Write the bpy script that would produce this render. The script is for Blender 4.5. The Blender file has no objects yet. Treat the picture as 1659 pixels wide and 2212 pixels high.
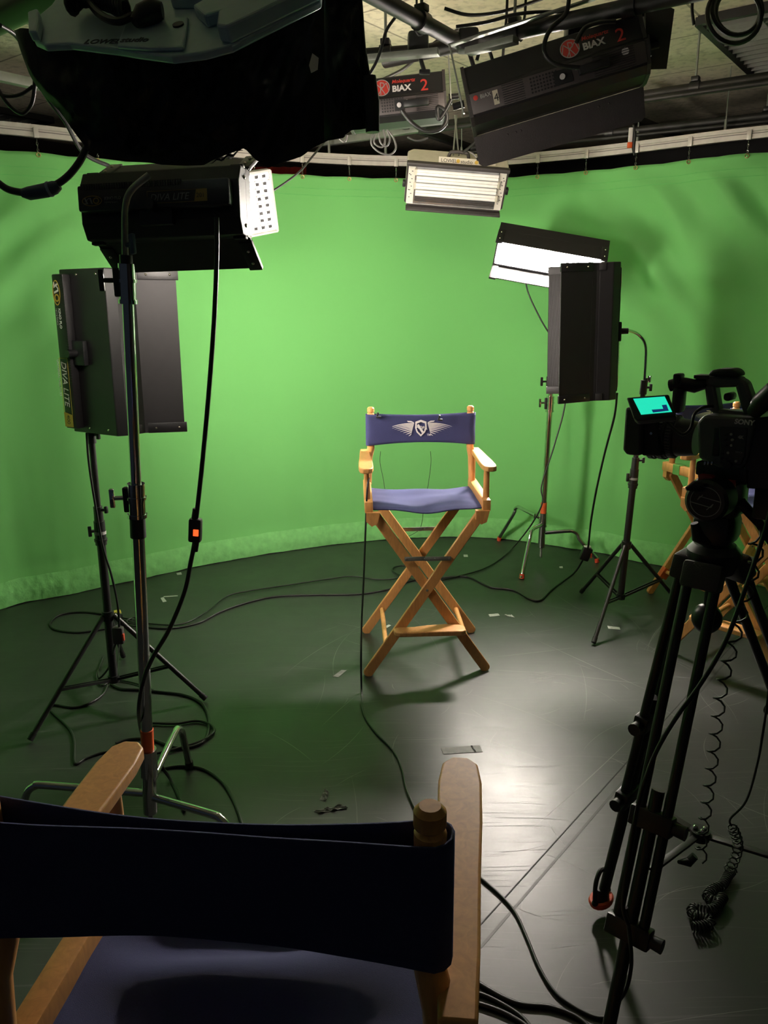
import bpy, bmesh, math, random
from mathutils import Vector as V, Matrix as M4
from mathutils import noise
random.seed(7)
C = bpy.context.scene.collection
SC = bpy.context.scene
PI = math.pi
# ------------------------------------------------------------------ camera
F, PIT, ROL, HC = 1680.0, math.radians(15.2), math.radians(-.5), 1.65
fw = V((0, math.cos(PIT), -math.sin(PIT))); up0 = V((0, math.sin(PIT), math.cos(PIT))); rt0 = V((1, 0, 0))
rt = rt0*math.cos(ROL)+up0*math.sin(ROL); up = up0*math.cos(ROL)-rt0*math.sin(ROL)
def P(px, py, z=None, Y=None):          # survey of the photograph: a picture point at a known height or distance
    d = fw+rt*((px-829.5)/F)-up*((py-1106)/F)
    k = (z-HC)/d.z if z is not None else Y/d.y
    return V((0, 0, HC))+d*k
cd = bpy.data.cameras.new('camera'); co = bpy.data.objects.new('camera', cd); C.objects.link(co)
co.matrix_world = M4(((rt.x, up.x, -fw.x, 0), (rt.y, up.y, -fw.y, 0), (rt.z, up.z, -fw.z, HC), (0, 0, 0, 1)))
cd.sensor_fit = 'VERTICAL'; cd.sensor_height = 24.0; cd.lens = F/2212*24.0; cd.clip_start = .05
SC.camera = co
# ------------------------------------------------------------------ materials
MT = {}
def mat(name, col, rough=.5, metal=0, var=0, scale=30, bump=0, bscale=200, emit=None, estr=0, spec=.5, sheen=0):
    if name in MT: return MT[name]
    m = bpy.data.materials.new(name); m.use_nodes = True; nt = m.node_tree; b = nt.nodes['Principled BSDF']
    b.inputs['Base Color'].default_value = (*col, 1); b.inputs['Roughness'].default_value = rough
    b.inputs['Metallic'].default_value = metal; b.inputs['Specular IOR Level'].default_value = spec
    if sheen: b.inputs['Sheen Weight'].default_value = sheen; b.inputs['Sheen Tint'].default_value = (.35, .42, 1, 1); b.inputs['Sheen Roughness'].default_value = .4
    tc = nt.nodes.new('ShaderNodeTexCoord')
    n = nt.nodes.new('ShaderNodeTexNoise'); n.inputs['Scale'].default_value = scale; n.inputs['Detail'].default_value = 4
    nt.links.new(tc.outputs['Object'], n.inputs['Vector'])
    mp = nt.nodes.new('ShaderNodeMapRange'); mp.inputs['From Min'].default_value = .3; mp.inputs['From Max'].default_value = .7
    v = var if var else .06
    mp.inputs['To Min'].default_value = 1-v; mp.inputs['To Max'].default_value = 1+v
    nt.links.new(n.outputs['Fac'], mp.inputs['Value'])
    mx = nt.nodes.new('ShaderNodeVectorMath'); mx.operation = 'SCALE'; mx.inputs[0].default_value = col
    nt.links.new(mp.outputs['Result'], mx.inputs['Scale']); nt.links.new(mx.outputs['Vector'], b.inputs['Base Color'])
    if bump:
        n2 = nt.nodes.new('ShaderNodeTexNoise'); n2.inputs['Scale'].default_value = bscale; n2.inputs['Detail'].default_value = 3
        nt.links.new(tc.outputs['Object'], n2.inputs['Vector'])
        bp = nt.nodes.new('ShaderNodeBump'); bp.inputs['Strength'].default_value = bump; bp.inputs['Distance'].default_value = .003
        nt.links.new(n2.outputs['Fac'], bp.inputs['Height']); nt.links.new(bp.outputs['Normal'], b.inputs['Normal'])
    if emit: b.inputs['Emission Color'].default_value = (*emit, 1); b.inputs['Emission Strength'].default_value = estr
    MT[name] = m; return m
BLK = mat('black_powder_coat', (.012, .011, .012), .42, bump=.15, bscale=600)
BLK2 = mat('black_ribbed_metal', (.024, .022, .023), .55, .35)
BLKP = mat('black_plastic', (.012, .012, .013), .4)
BODY = mat('dark_grey_camera_plastic', (.09, .09, .09), .45)
RUB = mat('black_rubber', (.01, .01, .01), .6)
CAB = mat('black_cable_rubber', (.012, .012, .012), .42)
GCAB = mat('grey_steel_cable', (.22, .21, .2), .4, .4)
CHR = mat('chrome', (.6, .6, .6), .1, 1)
STL = mat('galvanised_steel', (.24, .25, .22), .5, .5, var=.15, scale=14)
PIPE = mat('dark_iron_pipe', (.018, .017, .016), .5, .2, var=.2, scale=10)
BRS = mat('brass', (.7, .5, .25), .35, 1)
RIV = mat('nickel_rivet', (.8, .72, .6), .25, 1)
RED = mat('red_orange_rubber', (.62, .07, .03), .5)
ORG = mat('orange_tape', (.75, .12, .03), .6)
NAVY = mat('navy_canvas', (.030, .034, .115), .85, var=.08, scale=400, bump=.5, bscale=1500, sheen=.3)
WHT = mat('white_print', (.72, .68, .68), .6)
GRYP = mat('grey_print', (.35, .34, .33), .6)
YEL = mat('yellow_print', (.55, .36, .05), .5)
REDP = mat('red_print', (.5, .04, .03), .5)
CREAM = mat('cream_painted_metal', (.62, .58, .48), .4)
ALU = mat('white_enamelled_track', (.62, .57, .53), .35, .2)
TUBE = mat('unlit_tube_added_glow', (.78, .76, .72), .25, emit=(1, .93, .82), estr=.12)  # tubes are off; a faint glow is added to brighten them
REFL = mat('polished_reflector', (.75, .75, .78), .2, .9)
HOUS = mat('pale_blue_grey_enamel', (.45, .6, .66), .35, .1)
FOIL = mat('matte_black_foil', (.009, .009, .01), .5, .3, bump=.4, bscale=40)
GREY = mat('dark_grey_door_metal', (.05, .043, .043), .5, .2, bump=.3, bscale=300)
PANEL = mat('warm_grey_panel', (.075, .062, .062), .5, .2)
TAPE = mat('grey_cloth_tape', (.19, .19, .18), .7, var=.2, scale=60)
TAPEL = mat('pale_tape', (.4, .42, .38), .7, var=.2, scale=60)
GTAPE = mat('green_tape', (.1, .3, .06), .6)
BLU = mat('blue_grey_sleeve', (.05, .08, .12), .5)
SCR = mat('turquoise_live_screen', (.0, .1, .08), .3, emit=(.02, .78, .5), estr=1.0)
SCRD = mat('dark_screen_image', (.0, .01, .05), .3, emit=(.01, .05, .2), estr=.6)
LEDR = mat('red_lit_switch', (.6, .03, .01), .4, emit=(1, .1, .02), estr=1.6)
GLASS = mat('dark_lens_glass', (.01, .01, .02), .05)
YTAG = mat('yellow_plug', (.55, .42, .06), .5)
def wood(name, col):
    m = bpy.data.materials.new(name); m.use_nodes = True; nt = m.node_tree; b = nt.nodes['Principled BSDF']
    tc = nt.nodes.new('ShaderNodeTexCoord'); mp = nt.nodes.new('ShaderNodeMapping'); mp.inputs['Scale'].default_value = (14, 14, 3)
    n = nt.nodes.new('ShaderNodeTexNoise'); n.inputs['Scale'].default_value = 5; n.inputs['Detail'].default_value = 6; n.inputs['Distortion'].default_value = 1.2
    r = nt.nodes.new('ShaderNodeValToRGB'); r.color_ramp.elements[0].position = .3; r.color_ramp.elements[1].position = .75
    r.color_ramp.elements[0].color = (*[c*.82 for c in col], 1); r.color_ramp.elements[1].color = (*[c*1.08 for c in col], 1)
    nt.links.new(tc.outputs['Object'], mp.inputs['Vector']); nt.links.new(mp.outputs[0], n.inputs['Vector'])
    nt.links.new(n.outputs['Fac'], r.inputs['Fac']); nt.links.new(r.outputs['Color'], b.inputs['Base Color'])
    b.inputs['Roughness'].default_value = .38
    return m
WOOD = wood('varnished_beech', (.68, .33, .11))
def glow(name, col, s):
    m = bpy.data.materials.new(name); m.use_nodes = True; nt = m.node_tree; b = nt.nodes['Principled BSDF']
    b.inputs['Base Color'].default_value = (.8, .8, .8, 1); b.inputs['Emission Color'].default_value = (*col, 1)
    b.inputs['Emission Strength'].default_value = s
    return m
# ------------------------------------------------------------------ mesh builder
class MB:
    def __init__(s): s.b = bmesh.new()
    def box(s, c, size, R=None, bev=0):
        g = bmesh.ops.create_cube(s.b, size=1)['verts']
        for v in g: v.co = V((v.co.x*size[0], v.co.y*size[1], v.co.z*size[2]))
        if bev:
            es = list({e for v in g for e in v.link_edges})
            r = bmesh.ops.bevel(s.b, geom=es, offset=bev, segments=2, affect='EDGES', profile=.5)
            g = list({v for f in r['faces'] for v in f.verts}|{v for v in g if v.is_valid})
        c = V(c)
        for v in g: v.co = (R@v.co if R else v.co)+c
        return s
    def bar(s, p0, p1, w, t, side=(0, 0, 1), bev=0):      # bar with width along `side`
        p0 = V(p0); p1 = V(p1); y = (p1-p0); L = y.length; y.normalize(); x = V(side); x = (x-y*x.dot(y)).normalized(); z = x.cross(y)
        R = M4((x, y, z)).transposed(); s.box((p0+p1)/2, (w, L, t), R, bev); return s
    def tube(s, pts, r, n=8, caps=True, closed=False):
        pts = [V(p) for p in pts]; rs = r if isinstance(r, (list, tuple)) else [r]*len(pts)
        rings = []; prev = None; N = len(pts)
        for i, p in enumerate(pts):
            a = pts[i-1] if (i > 0 or closed) else p; b = pts[(i+1) % N] if (i < N-1 or closed) else p
            t = (b-a)
            if t.length < 1e-9: t = V((0, 0, 1))
            t.normalize()
            if prev is None:
                prev = t.orthogonal().normalized()
            prev = (prev-t*prev.dot(t))
            if prev.length < 1e-6: prev = t.orthogonal()
            prev.normalize(); q = t.cross(prev)
            rings.append([s.b.verts.new(p+(prev*math.cos(2*PI*k/n)+q*math.sin(2*PI*k/n))*rs[i]) for k in range(n)])
        for i in range(N-1 if not closed else N):
            A, B = rings[i], rings[(i+1) % N]
            for k in range(n): s.b.faces.new((A[k], A[(k+1) % n], B[(k+1) % n], B[k]))
        if caps and not closed: s.b.faces.new(rings[0][::-1]); s.b.faces.new(rings[-1])
        return s
    def cyl(s, p0, p1, r0, r1=None, n=20): return s.tube([p0, p1], [r0, r0 if r1 is None else r1], n)
    def sph(s, c, r, sc=(1, 1, 1)):
        g = bmesh.ops.create_uvsphere(s.b, u_segments=16, v_segments=10, radius=r)['verts']
        for v in g: v.co = V((v.co.x*sc[0], v.co.y*sc[1], v.co.z*sc[2]))+V(c)
        return s
    def prism(s, pts, M, t, bev=0):       # 2D outline (u,v) through matrix M, thickness t along M's w axis
        a = [s.b.verts.new(M@V((p[0], p[1], 0))) for p in pts]; b = [s.b.verts.new(M@V((p[0], p[1], t))) for p in pts]
        n = len(pts)
        try:
            s.b.faces.new(a[::-1]); s.b.faces.new(b)
        except ValueError: pass
        for i in range(n): s.b.faces.new((a[i], a[(i+1) % n], b[(i+1) % n], b[i]))
        return s
    def grid(s, fn, nu, nv):
        g = [[s.b.verts.new(fn(i/nu, j/nv)) for j in range(nv+1)] for i in range(nu+1)]
        for i in range(nu):
            for j in range(nv): s.b.faces.new((g[i][j], g[i+1][j], g[i+1][j+1], g[i][j+1]))
        return s
    def build(s, name, m, parent=None, smooth=40, solid=0, sub=0):
        bmesh.ops.recalc_face_normals(s.b, faces=s.b.faces)
        me = bpy.data.meshes.new(name); s.b.to_mesh(me); s.b.free()
        me.materials.append(m)
        o = bpy.data.objects.new(name, me); C.objects.link(o)
        if parent: o.parent = parent
        if smooth:
            for p in me.polygons: p.use_smooth = True
            me.set_sharp_from_angle(angle=math.radians(smooth))
        if solid:
            md = o.modifiers.new('thickness', 'SOLIDIFY'); md.thickness = solid; md.offset = 0
        if sub:
            md = o.modifiers.new('smooth', 'SUBSURF'); md.levels = sub; md.render_levels = sub
        return o
def tag(o, label, cat, group=None):
    o['label'] = label; o['category'] = cat
    if group: o['group'] = group
    return o
def thing(name, label, cat, loc=(0, 0, 0), rz=0, group=None):
    o = bpy.data.objects.new(name, None); o.empty_display_size = .1; C.objects.link(o)
    o.location = loc; o.rotation_euler = (0, 0, rz); return tag(o, label, cat, group)
def orient(o, loc, fwd, lng):             # local Y looks along fwd, local X along lng
    y = V(fwd).normalized(); x = V(lng); x = (x-y*x.dot(y)).normalized(); z = x.cross(y)
    o.matrix_world = M4.Translation(V(loc))@M4((x, y, z)).transposed().to_4x4(); bpy.context.view_layer.update(); return o
def struct(o): o['kind'] = 'structure'; return o
def frame(o, x, y):                        # matrix with columns x, y, x×y at o
    x = V(x).normalized(); y = V(y); y = (y-x*y.dot(x)).normalized(); z = x.cross(y)
    return M4.Translation(V(o))@M4((x, y, z)).transposed().to_4x4()
def text(s, size, m, M, parent, name='lettering', shear=0, bold=0, label=None, align='LEFT'):
    cu = bpy.data.curves.new('lettering', 'FONT'); cu.body = s; cu.size = size; cu.extrude = .0004; cu.shear = shear; cu.offset = bold
    cu.resolution_u = 3; cu.align_x = align
    t = bpy.data.objects.new('lettering', cu); C.objects.link(t); bpy.context.view_layer.update()
    me = bpy.data.meshes.new_from_object(t.evaluated_get(bpy.context.evaluated_depsgraph_get())); bpy.data.objects.remove(t)
    me.transform(M); me.materials.clear(); me.materials.append(m)
    o = bpy.data.objects.new(name, me); C.objects.link(o); o.parent = parent
    if label: o['label'] = label
    return o
def spline(pts, n=8):
    pts = [V(p) for p in pts]; out = []
    for i in range(len(pts)-1):
        a = pts[max(i-1, 0)]; b = pts[i]; c = pts[i+1]; d = pts[min(i+2, len(pts)-1)]
        for k in range(n):
            t = k/n
            out.append(.5*((2*b)+(c-a)*t+(2*a-5*b+4*c-d)*t*t+(-a+3*b-3*c+d)*t**3))
    out.append(pts[-1]); return out
def world(parent, p):
    return parent.matrix_world.inverted()@V(p)
# ------------------------------------------------------------------ room
U = V((.8, -.6, 0)); W = V((.6, .8, 0))     # the room stands at an angle to the curtain
def uw(u, w, z): return U*u+W*w+V((0, 0, z))
CZ = 2.85
def floor_mat():
    m = bpy.data.materials.new('scuffed_black_studio_floor'); m.use_nodes = True; nt = m.node_tree; b = nt.nodes['Principled BSDF']; L = nt.links.new
    tc = nt.nodes.new('ShaderNodeTexCoord')
    n = nt.nodes.new('ShaderNodeTexNoise'); n.inputs['Scale'].default_value = 1.6; n.inputs['Detail'].default_value = 8; n.inputs['Roughness'].default_value = .65
    L(tc.outputs['Object'], n.inputs['Vector'])
    n3 = nt.nodes.new('ShaderNodeTexNoise'); n3.inputs['Scale'].default_value = 14; n3.inputs['Detail'].default_value = 6; L(tc.outputs['Object'], n3.inputs['Vector'])
    prev = None
    for k, (ang, sx, sy, th, sd) in enumerate([(.6, 1.2, 70, .655, 0), (-.5, 1.5, 95, .665, 5), (1.35, 1.6, 80, .665, 9), (-1.1, 1.0, 60, .67, 13), (.1, 2.2, 130, .665, 19), (2.2, 1.8, 110, .665, 23)]):
        mp = nt.nodes.new('ShaderNodeMapping'); mp.inputs['Rotation'].default_value = (0, 0, ang); mp.inputs['Scale'].default_value = (sx, sy, 1); mp.inputs['Location'].default_value = (sd, sd*.7, 0)
        # bend the scratches slightly
        nb = nt.nodes.new('ShaderNodeTexNoise'); nb.inputs['Scale'].default_value = .7; L(tc.outputs['Object'], nb.inputs['Vector'])
        mx = nt.nodes.new('ShaderNodeVectorMath'); mx.operation = 'MULTIPLY_ADD'; L(nb.outputs['Color'], mx.inputs[0]); mx.inputs[1].default_value = (.35, .35, 0); L(tc.outputs['Object'], mx.inputs[2])
        L(mx.outputs[0], mp.inputs['Vector'])
        t = nt.nodes.new('ShaderNodeTexNoise'); t.inputs['Scale'].default_value = 1; t.inputs['Detail'].default_value = 2; L(mp.outputs[0], t.inputs['Vector'])
        r = nt.nodes.new('ShaderNodeMapRange'); r.inputs['From Min'].default_value = th; r.inputs['From Max'].default_value = th+.04; L(t.outputs['Fac'], r.inputs['Value'])
        if prev is None: prev = r.outputs[0]
        else:
            a = nt.nodes.new('ShaderNodeMath'); a.operation = 'MAXIMUM'; L(prev, a.inputs[0]); L(r.outputs[0], a.inputs[1]); prev = a.outputs[0]
    rr = nt.nodes.new('ShaderNodeMapRange'); rr.inputs['From Min'].default_value = .3; rr.inputs['From Max'].default_value = .7
    rr.inputs['To Min'].default_value = .33; rr.inputs['To Max'].default_value = .45; L(n.outputs['Fac'], rr.inputs['Value'])
    r2 = nt.nodes.new('ShaderNodeMath'); r2.operation = 'MULTIPLY_ADD'; L(prev, r2.inputs[0]); r2.inputs[1].default_value = .10; L(rr.outputs[0], r2.inputs[2])
    r3 = nt.nodes.new('ShaderNodeMath'); r3.operation = 'MULTIPLY_ADD'; L(n3.outputs['Fac'], r3.inputs[0]); r3.inputs[1].default_value = .07; L(r2.outputs[0], r3.inputs[2])
    L(r3.outputs[0], b.inputs['Roughness'])
    cm = nt.nodes.new('ShaderNodeMix'); cm.data_type = 'RGBA'; cm.inputs['A'].default_value = (.022, .023, .022, 1); cm.inputs['B'].default_value = (.05, .05, .048, 1)
    L(prev, cm.inputs['Factor']); L(cm.outputs['Result'], b.inputs['Base Color'])
    bp = nt.nodes.new('ShaderNodeBump'); bp.inputs['Strength'].default_value = .12; bp.inputs['Distance'].default_value = .002; L(n3.outputs['Fac'], bp.inputs['Height']); L(bp.outputs[0], b.inputs['Normal'])
    b.inputs['Specular IOR Level'].default_value = .62
    return m
def ceil_mat():
    m = bpy.data.materials.new('speckled_beige_ceiling_tile'); m.use_nodes = True; nt = m.node_tree; b = nt.nodes['Principled BSDF']; L = nt.links.new
    tc = nt.nodes.new('ShaderNodeTexCoord'); mp = nt.nodes.new('ShaderNodeMapping'); mp.inputs['Rotation'].default_value = (0, 0, math.atan2(.6, .8)); L(tc.outputs['Object'], mp.inputs['Vector'])
    br = nt.nodes.new('ShaderNodeTexBrick'); br.offset = 0; br.inputs['Scale'].default_value = 1; br.inputs['Brick Width'].default_value = 1.2; br.inputs['Row Height'].default_value = .6
    br.inputs['Mortar Size'].default_value = .006; br.inputs['Color1'].default_value = (.68, .60, .47, 1); br.inputs['Color2'].default_value = (.64, .57, .44, 1); br.inputs['Mortar'].default_value = (.3, .26, .2, 1)
    L(mp.outputs[0], br.inputs['Vector'])
    n = nt.nodes.new('ShaderNodeTexNoise'); n.inputs['Scale'].default_value = 28; n.inputs['Detail'].default_value = 7; L(tc.outputs['Object'], n.inputs['Vector'])
    r = nt.nodes.new('ShaderNodeMapRange'); r.inputs['From Min'].default_value = .34; r.inputs['From Max'].default_value = .5; r.inputs['To Min'].default_value = .72; L(n.outputs['Fac'], r.inputs['Value'])
    mm = nt.nodes.new('ShaderNodeVectorMath'); mm.operation = 'SCALE'; L(br.outputs['Color'], mm.inputs[0]); L(r.outputs[0], mm.inputs['Scale']); L(mm.outputs[0], b.inputs['Base Color'])
    bp = nt.nodes.new('ShaderNodeBump'); bp.inputs['Strength'].default_value = .6; bp.inputs['Distance'].default_value = .006; L(n.outputs['Fac'], bp.inputs['Height']); L(bp.outputs[0], b.inputs['Normal'])
    b.inputs['Roughness'].default_value = .9
    return m
UL, UR, WB, WF = -6.0, 5.2, 7.1, -2.6
def slab(name, z0, z1, m):
    mb = MB(); M = M4.Translation((0, 0, z0))@M4((U, W, V((0, 0, 1)))).transposed().to_4x4()
    mb.prism([(UL, WF), (UR, WF), (UR, WB), (UL, WB)], M, z1-z0); return struct(mb.build(name, m, smooth=0))
slab('floor', -.05, 0, floor_mat())
slab('ceiling', CZ, CZ+.05, ceil_mat())
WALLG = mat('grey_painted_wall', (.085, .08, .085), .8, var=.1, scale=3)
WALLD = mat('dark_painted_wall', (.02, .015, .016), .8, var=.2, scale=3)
def wall(name, a, b, m):
    a = V(a); b = V(b); d = (b-a).normalized(); mb = MB(); mb.prism([(0, 0), ((b-a).length, 0), ((b-a).length, CZ), (0, CZ)], frame(a, d, (0, 0, 1)), .08); return struct(mb.build(name, m, smooth=0))
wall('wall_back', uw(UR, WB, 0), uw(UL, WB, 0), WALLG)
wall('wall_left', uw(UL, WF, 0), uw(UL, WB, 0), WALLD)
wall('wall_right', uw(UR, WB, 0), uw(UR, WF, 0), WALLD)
# floor seam between the laid boards, and a painted shadow line beside it
SEAM = mat('dark_floor_joint', (.004, .004, .004), .7)
SHADE_LINE = mat('painted_shadow_line', (.012, .012, .011), .5)
a = P(975, 2068, z=0); b = P(1380, 1618, z=0); d = (b-a).normalized()
struct(MB().bar(a-d*1.2+V((0, 0, .0004)), b+d*3.2+V((0, 0, .0004)), .004, .0008, side=d.cross(V((0, 0, 1)))).build('trim_1', SEAM, smooth=0))
a = P(975, 2120, z=0); b = P(1340, 1695, z=0); d = (b-a).normalized()
struct(MB().bar(a-d*.8+V((0, 0, .0003)), b+d*1.4+V((0, 0, .0003)), .008, .0005, side=d.cross(V((0, 0, 1)))).build('trim_2', SHADE_LINE, smooth=0))  # dark strip that colours in the shadow line along the seam
def scratches():
    mb = MB(); rr = random.Random(4); q = V((0, 0, .0003))
    def arc(p, ang, L, bend, w):
        n = 10; pts = []
        for i in range(n+1):
            pts.append(p.copy()); p = p+V((math.cos(ang), math.sin(ang), 0))*L/n; ang += bend/n
        for i in range(n):
            d = (pts[i+1]-pts[i]).normalized(); s_ = V((-d.y, d.x, 0)); w0 = w*math.sin(PI*(i+.02)/n)+.0002; w1 = w*math.sin(PI*(i+1-.02)/n)+.0002
            mb.b.faces.new([mb.b.verts.new(v+q) for v in (pts[i]-s_*w0, pts[i+1]-s_*w1, pts[i+1]+s_*w1, pts[i]+s_*w0)])
    for i in range(150):
        arc(V((rr.uniform(-.3, 1.6), rr.uniform(1.0, 4.2), 0)), rr.uniform(0, 2*PI), rr.uniform(.06, .7)*rr.random()+.05, rr.uniform(-.7, .7), rr.uniform(.0003, .0010))
    for i in range(22):
        c = P(1155, 1465, z=0); arc(V((c.x+rr.uniform(-.06, .06), c.y+rr.uniform(-.05, .05), 0)), rr.uniform(-.3, .3), rr.uniform(.05, .12), rr.uniform(-.5, .5), .0012)
    for a, b in (((1050, 1447), (1200, 1455)), ((1200, 1455), (1400, 1480)), ((1150, 1378), (1420, 1505)), ((1060, 1420), (1250, 1400)), ((1150, 1790), (1380, 1590))):
        a = P(*a, z=0); b = P(*b, z=0); d = b-a; arc(a, math.atan2(d.y, d.x), d.length, .05, .0014)
    o = mb.build('scratches', mat('pale_scratched_vinyl', (.16, .16, .15), .55), bpy.data.objects['floor'], smooth=0); o['kind'] = 'stuff'
scratches()
# recessed louvred ceiling lights, switched off
def louvre(name, corner, du, dw, label):
    t = thing(name, label, 'ceiling light', corner, 0)
    M = M4((U, W, V((0, 0, 1)))).transposed().to_4x4(); R3 = M.to_3x3()
    mb = MB()
    for (c, sz) in (((du/2, 0), (abs(du), .03)), ((du/2, dw), (abs(du), .03)), ((0, dw/2), (.03, abs(dw))), ((du, dw/2), (.03, abs(dw)))):
        mb.box(R3@V((c[0], c[1], -.02)), (sz[0], sz[1], .036), R3)
    mb.build('frame', BLK, t)
    mb = MB(); mb.box(R3@V((du/2, dw/2, -.004)), (abs(du), abs(dw), .004), R3); mb.build('reflector_tray', mat('dim_reflector', (.3, .32, .3), .3, .6), t)
    mb = MB(); n = int(abs(dw)/.075)
    for i in range(1, n): mb.box(R3@V((du/2, dw*i/n, -.022)), (abs(du), .004, .03), R3)
    k = int(abs(du)/.2)
    for i in range(1, k): mb.box(R3@V((du*i/k, dw/2, -.022)), (.004, abs(dw), .03), R3)
    mb.build('louvre', mat('aluminium_louvre', (.5, .5, .48), .3, .8), t)
    return t
louvre('louvred_ceiling_light', P(1510, 35, z=CZ), 1.2, 1.15, 'dark louvred ceiling light set in the tiles behind the coiled cable, top right')
louvre('louvred_ceiling_light', P(112, 252, z=CZ), -1.2, -.4, 'louvred ceiling light above the left end of the curtain track')
# ------------------------------------------------------------------ curtain
cpts = [(-2.45, 2.2), (-2.5, 3.2), (-2.2, 4.02), (-1.71, 4.42), (-1.2, 4.8), (-.73, 5.07), (-.23, 5.28), (.24, 5.38), (.72, 5.37), (1.14, 5.19), (1.46, 4.98), (1.85, 4.68), (2.2, 4.42), (2.6, 3.8), (2.75, 3.0)]
path = spline([(x, y, 0) for x, y in cpts], 40)
cum = [0]
for i in range(1, len(path)): cum.append(cum[-1]+(path[i]-path[i-1]).length)
CL = cum[-1]
def cpath(u):
    s = u*CL; lo, hi = 0, len(cum)-1
    while hi-lo > 1:
        mid = (lo+hi)//2
        if cum[mid] <= s: lo = mid
        else: hi = mid
    t = (s-cum[lo])/max(cum[hi]-cum[lo], 1e-9); p = path[lo].lerp(path[hi], t); d = (path[min(hi+2, len(path)-1)]-path[max(lo-2, 0)]).normalized()
    return p, V((d.y, -d.x, 0))           # normal points into the set (towards the viewer)
HK = .305; nh = int(CL/HK)
def fold(s, z):
    # s metres along the cloth, z height
    f = 0
    R = max(0, min(1, (s-5.3)/.8)); Lf = max(0, min(1, (3.3-s)/1.2)); mid = 1-max(R, Lf)
    low = max(0, 1-z/1.2)
    f += (.012*R+.006*Lf+.0015)*math.sin(s*9+2*noise.noise(V((s*1.2, z*.35, 0)))*3)
    f += (.010*R+.006*Lf+.003*low)*noise.noise(V((s*5.5, z*.6, 3)))*1.6
    f += .02*noise.noise(V((s*.8, z*.5, 8)))
    f += .004*low*noise.noise(V((s*16, z*1.4, 5)))
    # drag lines falling away from the hooks
    top = max(0, (z-1.2)/1.2)
    f += (.044*R+.028*Lf)*min(1, max(0, 2.38-z)*3.5)*top*1.5*math.sin((s*1.0+(2.41-z)*(-1.0 if s > 4 else 1.3))*17+noise.noise(V((s*2, z*2, 1)))*2.5)*(.4+.6*abs(noise.noise(V((s*1.7, z*1.1, 12)))))*1.5
    ph = (s % HK)/HK
    f += .005*math.cos(2*PI*ph)*max(0, (z-2.1)/.31)
    return f
def cloth(u, v):
    p, n = cpath(u); s = u*CL; ph = abs(((s/HK) % 1)-.5)*2
    top = 2.405-.004*(1-ph)**2
    z = .008+v*(top-.008)
    o = fold(s, z)
    if z < .2: o += .03*(1-z/.2)
    return p+n*(o)+V((0, 0, z))
CURT = bpy.data.materials.new('chroma_green_muslin'); CURT.use_nodes = True
_b = CURT.node_tree.nodes['Principled BSDF']; _b.inputs['Base Color'].default_value = (.18, .54, .15, 1); _b.inputs['Roughness'].default_value = .9
_b.inputs['Sheen Weight'].default_value = .15
_n = CURT.node_tree.nodes.new('ShaderNodeTexNoise'); _n.inputs['Scale'].default_value = 3; _n.inputs['Detail'].default_value = 9
_tc = CURT.node_tree.nodes.new('ShaderNodeTexCoord'); CURT.node_tree.links.new(_tc.outputs['Object'], _n.inputs['Vector'])
_bp = CURT.node_tree.nodes.new('ShaderNodeBump'); _bp.inputs['Strength'].default_value = .35; _bp.inputs['Distance'].default_value = .012
CURT.node_tree.links.new(_n.outputs['Fac'], _bp.inputs['Height']); CURT.node_tree.links.new(_bp.outputs[0], _b.inputs['Normal'])
mb = MB(); mb.grid(cloth, 760, 130)
cur = tag(mb.build('green_screen_curtain', CURT, smooth=180, solid=.002), 'long curved bright green screen curtain hanging behind the whole set', 'curtain')
HEM = mat('green_hem_muslin', (.21, .57, .18), .9, var=.1, scale=25, bump=1, bscale=45)
def hem(u, v):
    p, n = cpath(u); s = u*CL; z = .004+v*.142
    b = math.sin(PI*min(max(v, .0), 1))
    o = fold(s, z)+.03*(1-z/.2)+.003+.012*b+.010*b*noise.noise(V((s*22, z*18, 2)))+.004*noise.noise(V((s*50, z*40, 2)))
    return p+n*o+V((0, 0, z+.004*noise.noise(V((s*7, 0, 4)))))
MB().grid(hem, 900, 8).build('hem', HEM, cur, smooth=180)['label'] = 'doubled crinkled hem along the floor'
for zz, nm in ((2.33, 'stitching'), (2.29, 'stitching')):
    pts = []
    for i in range(401):
        u = i/400; p, n = cpath(u); pts.append(p+n*(fold(u*CL, zz)+.0025)+V((0, 0, zz+.004*noise.noise(V((u*60, zz, 0))))))
    MB().tube(pts, .0018, 4).build(nm, mat('pale_green_thread', (.16, .56, .15), .8), cur)
RZ = 2.5
for i in range(1, nh):
    u = i*HK/CL; p, n = cpath(u)
    if p.y < 3.6: continue
    t = V((-n.y, n.x, 0)); e = MB()
    e.box(p+n*.014+V((0, 0, RZ-.003)), (.024, .01, .05), M4((t, n, V((0, 0, 1)))).transposed(), .002)
    h = e.build('track_glider', ALU, cur)
    ch = MB(); z = RZ-.03
    for k in range(4):
        cc = p+n*.014+V((0, 0, z-.011)); ax = t if k % 2 else n
        ch.tube([cc+ax*(.004*math.cos(a*PI/4))+V((0, 0, .009*math.sin(a*PI/4))) for a in range(8)], .0016, 5, closed=True); z -= .0155
    ch.build('chain', CHR, h)
    ch = MB(); cc = p+n*.012+V((0, 0, 2.392))
    ch.tube([cc+t*(.010*math.cos(a*PI/5))+V((0, 0, .010*math.sin(a*PI/5))) for a in range(10)], .003, 6, closed=True); ch.build('grommet', BRS, h)
rail = MB()
outer = [path[i] for i in range(0, len(path), 6)]
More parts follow.
